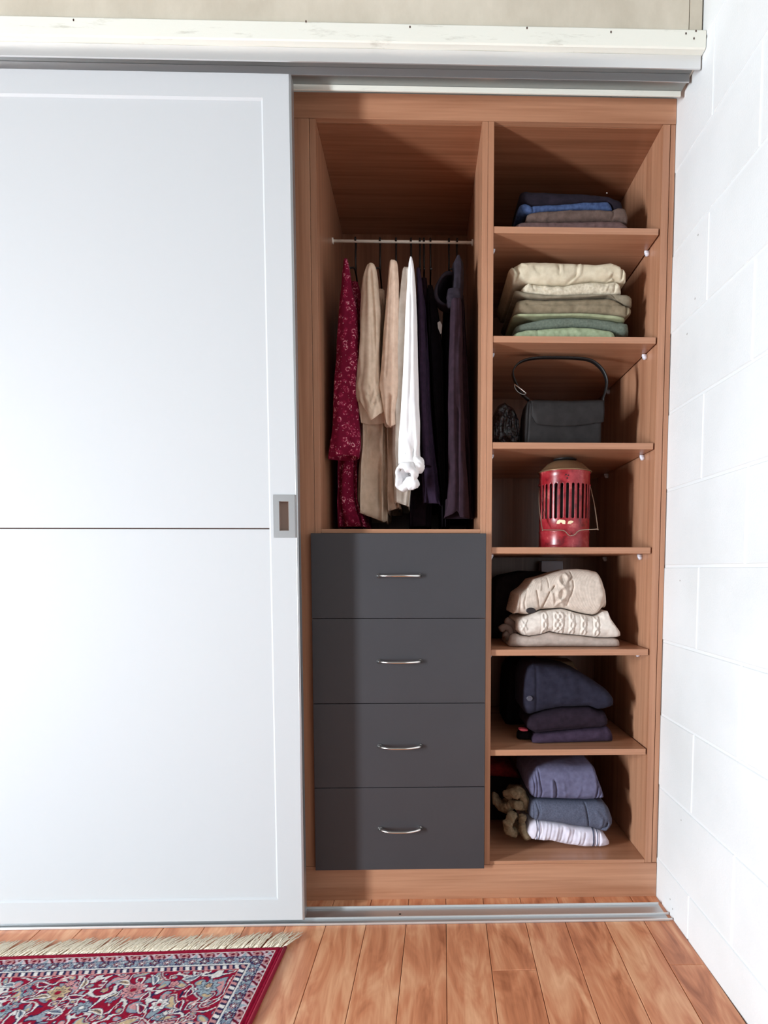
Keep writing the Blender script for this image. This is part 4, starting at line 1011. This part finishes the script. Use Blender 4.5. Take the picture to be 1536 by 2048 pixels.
# ------------------------------------------------------------------ rug
CO = Vector((-.9779, -.2116, 0)); AX = Vector((-.99946, -.033, 0)); BX = Vector((-.067, -.9978, 0))
def vnoise(x, y, seed):
    rs = np.random.RandomState(seed); T = rs.rand(256, 256)
    xi = np.floor(x).astype(int); yi = np.floor(y).astype(int); fx_ = x-xi; fy_ = y-yi
    fx_ = fx_*fx_*(3-2*fx_); fy_ = fy_*fy_*(3-2*fy_)
    g_ = lambda i, j: T[i % 256, j % 256]
    return (g_(xi, yi)*(1-fx_)+g_(xi+1, yi)*fx_)*(1-fy_)+(g_(xi, yi+1)*(1-fx_)+g_(xi+1, yi+1)*fx_)*fy_
def rug_colour(a, b):
    """a from the right edge, b from the top edge, metres. Colours are the dyed wool pattern."""
    RED = np.array((150, 16, 48)); NAVY = np.array((44, 40, 84)); WHT = np.array((238, 232, 226)); BLU = np.array((156, 172, 180)); PNK = np.array((214, 150, 150)); GRY = np.array((150, 160, 170)); DRD = np.array((110, 10, 40)); TAN = np.array((206, 178, 140))
    col = np.zeros(a.shape+(3,))+RED
    d = np.minimum(a, b); s = np.where(a < b, b, a)
    def put(m, c): col[m] = c
    put((d > .0165) & (d < .0185), WHT)
    # outer narrow border
    m = (d >= .0185) & (d < .036); q = (d-.0185)/.0175; ph = (s/.056) % 1.0
    put(m, DRD)
    put(m & (((s/.014+q*1.0) % 1.0) < .42), np.array((206, 176, 186)))
    tri = np.abs(ph-.5)*2; put(m & (tri < q*.55), np.array((224, 196, 200))); put(m & (tri < q*.25-.02), BLU)
    put(m & (((np.abs(((ph+.5) % 1)-.5)*2)/.36)**2+((q-.45)/.4)**2 < 1), PNK*.9)
    put(m & (((np.abs(((ph+.5) % 1)-.5)*2)/.16)**2+((q-.45)/.2)**2 < 1), DRD)
    put((d >= .0345) & (d < .0362), NAVY*.8+DRD*.2)
    # wide pale border with rosettes
    m = (d >= .0362) & (d < .060); q = (d-.0362)/.0238
    put(m, BLU*.95)
    nn = vnoise(s*420, d*420, 5); put(m & (nn < .33), np.array((110, 120, 150))); put(m & (nn > .78), WHT)
    for off, c1, c2 in ((0, DRD*1.1, PNK), (.5, GRY*.9, DRD)):
        x = ((s/.056+off) % 1.0-.5)*.056; y = (q-.5)*.0238; th = np.arctan2(y, x); r = np.hypot(x, y)
        pr = .0088*(1+.22*np.cos(6*th))
        put(m & (r < pr+.0016), NAVY); put(m & (r < pr), c2 if off else BLU*.8+PNK*.25); put(m & (r < pr*.72) & (np.cos(6*th) > -.2), c1); put(m & (r < .0024), WHT)
    zig = np.abs(((s/.014) % 1.0)-.5)*2; put(m & (np.abs(q-.5-.42*np.sign(np.sin(s/.056*2*np.pi))*(.5+.5*zig)) < .05), NAVY)
    put((d >= .060) & (d < .0645), WHT*.97)
    # barber pole band
    m = (d >= .0645) & (d < .079); q = (d-.0645)/.0145; ph = ((s+q*.006)/.0275) % 1.0
    put(m, NAVY*.9); mm = m & (q > .08) & (q < .92)
    put(mm & (np.abs(ph-.25) < .15), WHT); put(mm & (np.abs(ph-.75) < .13), PNK*.95)
    put((d >= .079) & (d < .081), PNK)
    # main field
    m = (d >= .081) & ((b < .236) | (a < .081)) & (d < .5); 
    fld = (a > .081) & (b > .081)
    band = fld & (b < .236)
    inner = fld & (b >= .236)
    X, Y = a, b
    def vines(mask, sc, seed):
        wx = (vnoise(X*26, Y*26, seed+1)-.5)*.03; wy = (vnoise(X*26+9, Y*26+4, seed+2)-.5)*.03
        n1 = vnoise((X+wx)/sc, (Y+wy)/sc, seed); n2 = vnoise((X-wy)/(sc*.5), (Y+wx)/(sc*.5), seed+3)
        put(mask & (np.abs(n1-.5) < .10), NAVY*.9+DRD*.1)
        put(mask & (np.abs(n1-.5) < .065), WHT*.95)
        put(mask & (n1 > .72), NAVY); put(mask & (n1 > .755), BLU*.92); put(mask & (n1 > .86), TAN)
        put(mask & (n1 < .22), NAVY*.9); put(mask & (n1 < .19), GRY); put(mask & (n1 < .10), PNK)
        put(mask & (n2 > .86), PNK*.95); put(mask & (n2 > .93), WHT)
    vines(band, .0165, 21); vines(inner, .016, 41)
    rs = np.random.RandomState(7)
    def rosette(cx, cy, R, pet, c1, c2, c3, msk):
        x = X-cx; y = Y-cy; sel = (np.abs(x) < R*1.6) & (np.abs(y) < R*1.6) & msk
        th = np.arctan2(y, x)+cx*90; r = np.hypot(x, y); pr = R*(1+.2*np.cos(pet*th))
        put(sel & (r < pr+.0022), NAVY); put(sel & (r < pr), c1); put(sel & (r < pr*.62), c2); put(sel & (r < pr*.56), c1*.85); put(sel & (r < R*.3), c3)
    def leaf(cx, cy, L, Wd, an, c1, c2, msk):
        x = X-cx; y = Y-cy; u_ = x*math.cos(an)+y*math.sin(an); v_ = -x*math.sin(an)+y*math.cos(an)+.35*u_*u_/L
        t = np.clip(u_/L, -1, 1); wd = Wd*(1-t*t)*(1+.5*t); sel = (np.abs(u_) < L) & msk
        put(sel & (np.abs(v_) < wd+.0018), NAVY); put(sel & (np.abs(v_) < wd), WHT); put(sel & (np.abs(v_) < wd-.0028), c1); put(sel & (np.abs(v_) < .0011) & (np.abs(t) < .7), c2)
    pal = [BLU, WHT, PNK, GRY, TAN]
    for k in range(20):      # main border: big palmettes alternating with smaller blooms
        cx = .125+k*.078; cy = .158+(.026 if k % 2 else -.022)
        rosette(cx, cy, .0155 if k % 2 else .021, 7 if k % 2 else 9, pal[k % 5], NAVY, RED if k % 3 else WHT, band)
        for j in range(3):
            an = rs.uniform(0, math.pi*2); leaf(cx+.039+rs.uniform(-.01, .01), .105+.045*j+rs.uniform(-.006, .006), rs.uniform(.014, .024), rs.uniform(.006, .009), an, (RED, BLU, GRY, TAN)[rs.randint(4)]*.95, NAVY, band)
    for k in range(46):
        rosette(rs.uniform(.09, 1.6), rs.uniform(.09, .228), rs.uniform(.006, .010), 5, pal[rs.randint(5)], DRD, PNK, band)
    for k in range(260):
        rosette(rs.uniform(.1, 1.6), rs.uniform(.29, 2.2), rs.uniform(.008, .02), rs.randint(5, 9), pal[rs.randint(5)], NAVY, RED, inner)
    q = b-.236
    m = inner & (q < .020); ph = ((a+q*.4)/.0275) % 1.0
    put(m, NAVY*.9); mm = m & (q > .003) & (q < .017); put(mm & (np.abs(ph-.25) < .15), WHT); put(mm & (np.abs(ph-.75) < .13), PNK*.95); put(m & ((q < .002) | (q > .0185)), PNK)
    put(m & (q > .0185), WHT)
    put(inner & (q >= .020) & (q < .044) & (((a/.012+q*60) % 1) < .4), BLU)
    f = .92+.16*(vnoise(X*700, Y*700, 3)-.5)
    return np.clip(col*f[..., None], 0, 255)
fa = np.concatenate([np.arange(0, .80, .0018), np.arange(.80, 1.62, .010)]); fb_ = np.concatenate([np.arange(0, .46, .0018), np.arange(.46, 2.3, .010)])
A_, B_ = np.meshgrid(fa, fb_, indexing='ij')
colr = rug_colour(A_, B_)/255
colr = np.where(colr <= .04045, colr/12.92, ((colr+.055)/1.055)**2.4)
RT_ = .0085
rug = empty('persian_rug', 'red oriental rug with floral borders and cream fringe on timber floor', 'rug', tuple(CO))
edge = np.minimum(np.minimum(A_, fa[-1]-A_), np.minimum(B_, fb_[-1]-B_))
Zr = RT_*np.clip(1-(1-np.clip(edge/.006, 0, 1))**2, 0, 1)**.5
Zr = np.maximum(Zr, .0006)+(vnoise(A_*260, B_*260, 8)-.5)*.0009*(edge > .003)
Zr -= .0012*np.exp(-((A_-.0085)/.0022)**2)*1.5
na, nb_ = A_.shape
VV = np.stack([A_*AX.x+B_*BX.x, A_*AX.y+B_*BX.y, Zr], -1).reshape(-1, 3)
ii = np.arange((na-1)*(nb_-1)); r_, c_ = ii//(nb_-1), ii % (nb_-1); q0 = r_*nb_+c_
FF = np.stack([q0, q0+1, q0+nb_+1, q0+nb_], -1)
me = bpy.data.meshes.new('pile'); me.vertices.add(len(VV)); me.vertices.foreach_set('co', VV.ravel())
me.loops.add(len(FF)*4); me.loops.foreach_set('vertex_index', FF.ravel().astype(np.int32))
me.polygons.add(len(FF)); me.polygons.foreach_set('loop_start', np.arange(0, len(FF)*4, 4, dtype=np.int32)); me.polygons.foreach_set('loop_total', np.full(len(FF), 4, dtype=np.int32))
me.update(); me.validate()
at = me.color_attributes.new('dye', 'FLOAT_COLOR', 'POINT')
at.data.foreach_set('color', np.concatenate([colr.reshape(-1, 3), np.ones((len(VV), 1))], -1).ravel().astype(np.float32))
me.polygons.foreach_set('use_smooth', np.ones(len(FF), bool))
a = N('rug_wool'); an_ = a.n('Attribute'); an_.attribute_name = 'dye'; a.l(an_.outputs['Color'], a.b.inputs['Base Color']); a.b.inputs['Roughness'].default_value = .95; a.b.inputs['Specular IOR Level'].default_value = .1
nz = a.n('TexNoise', Scale=900.0, Detail=2.0); a.l(a.coord(), nz.inputs['Vector']); a.bump(nz.outputs[0], .4, .001)
me.materials.append(a.m)
po = bpy.data.objects.new('pile', me); C.objects.link(po); po.parent = rug
if (Vector(me.polygons[len(FF)//2].normal)).z < 0: me.flip_normals()
# fringe : separate tassels along the far short edge
fr = cloth('cream_cotton_fringe', (244,234,216), (222,208,184), scale=200)
tv = []
for q in range(8):
    rs = random.Random(100+q); V, Fc = [], []
    for s in range(4):
        lean = rs.uniform(.012, .034); ln = rs.uniform(.052, .066); x0 = rs.uniform(-.004, .004); curl = rs.uniform(-.006, .008)
        pts = []
        for k in range(7):
            t = k/6; pts.append(Vector((x0+lean*t+curl*math.sin(t*2.6), -.001+ln*t, .0038+.0045*math.sin(t*math.pi)*rs.uniform(.5, 1)+.001*s*(1-t))))
        V2, F2 = tube_geo(pts, [.0017, .0019, .0018, .0017, .0015, .0012, .0006], 5)
        n0 = len(V); V += V2; Fc += [[z+n0 for z in f] for f in F2]
    me2 = bpy.data.meshes.new('tassel'); me2.from_pydata([tuple(v) for v in V], [], Fc); me2.materials.append(fr)
    me2.polygons.foreach_set('use_smooth', [True]*len(me2.polygons)); tv.append(me2)
k = 0; s = .004
while s < 1.6:
    o = bpy.data.objects.new('tassel', tv[random.randrange(8)]); C.objects.link(o); o.parent = rug
    o.location = AX*s; o.rotation_euler = (0, 0, random.uniform(-.18, .16)+.03); s += random.uniform(.0075, .0125)
tube('selvedge', [AX*(-.001)+BX*t+Vector((0, 0, .005)) + CO for t in np.linspace(.002, 2.29, 60)], .0048, plain('dark_red_wool', (140,12,42), .95), rug, 8)
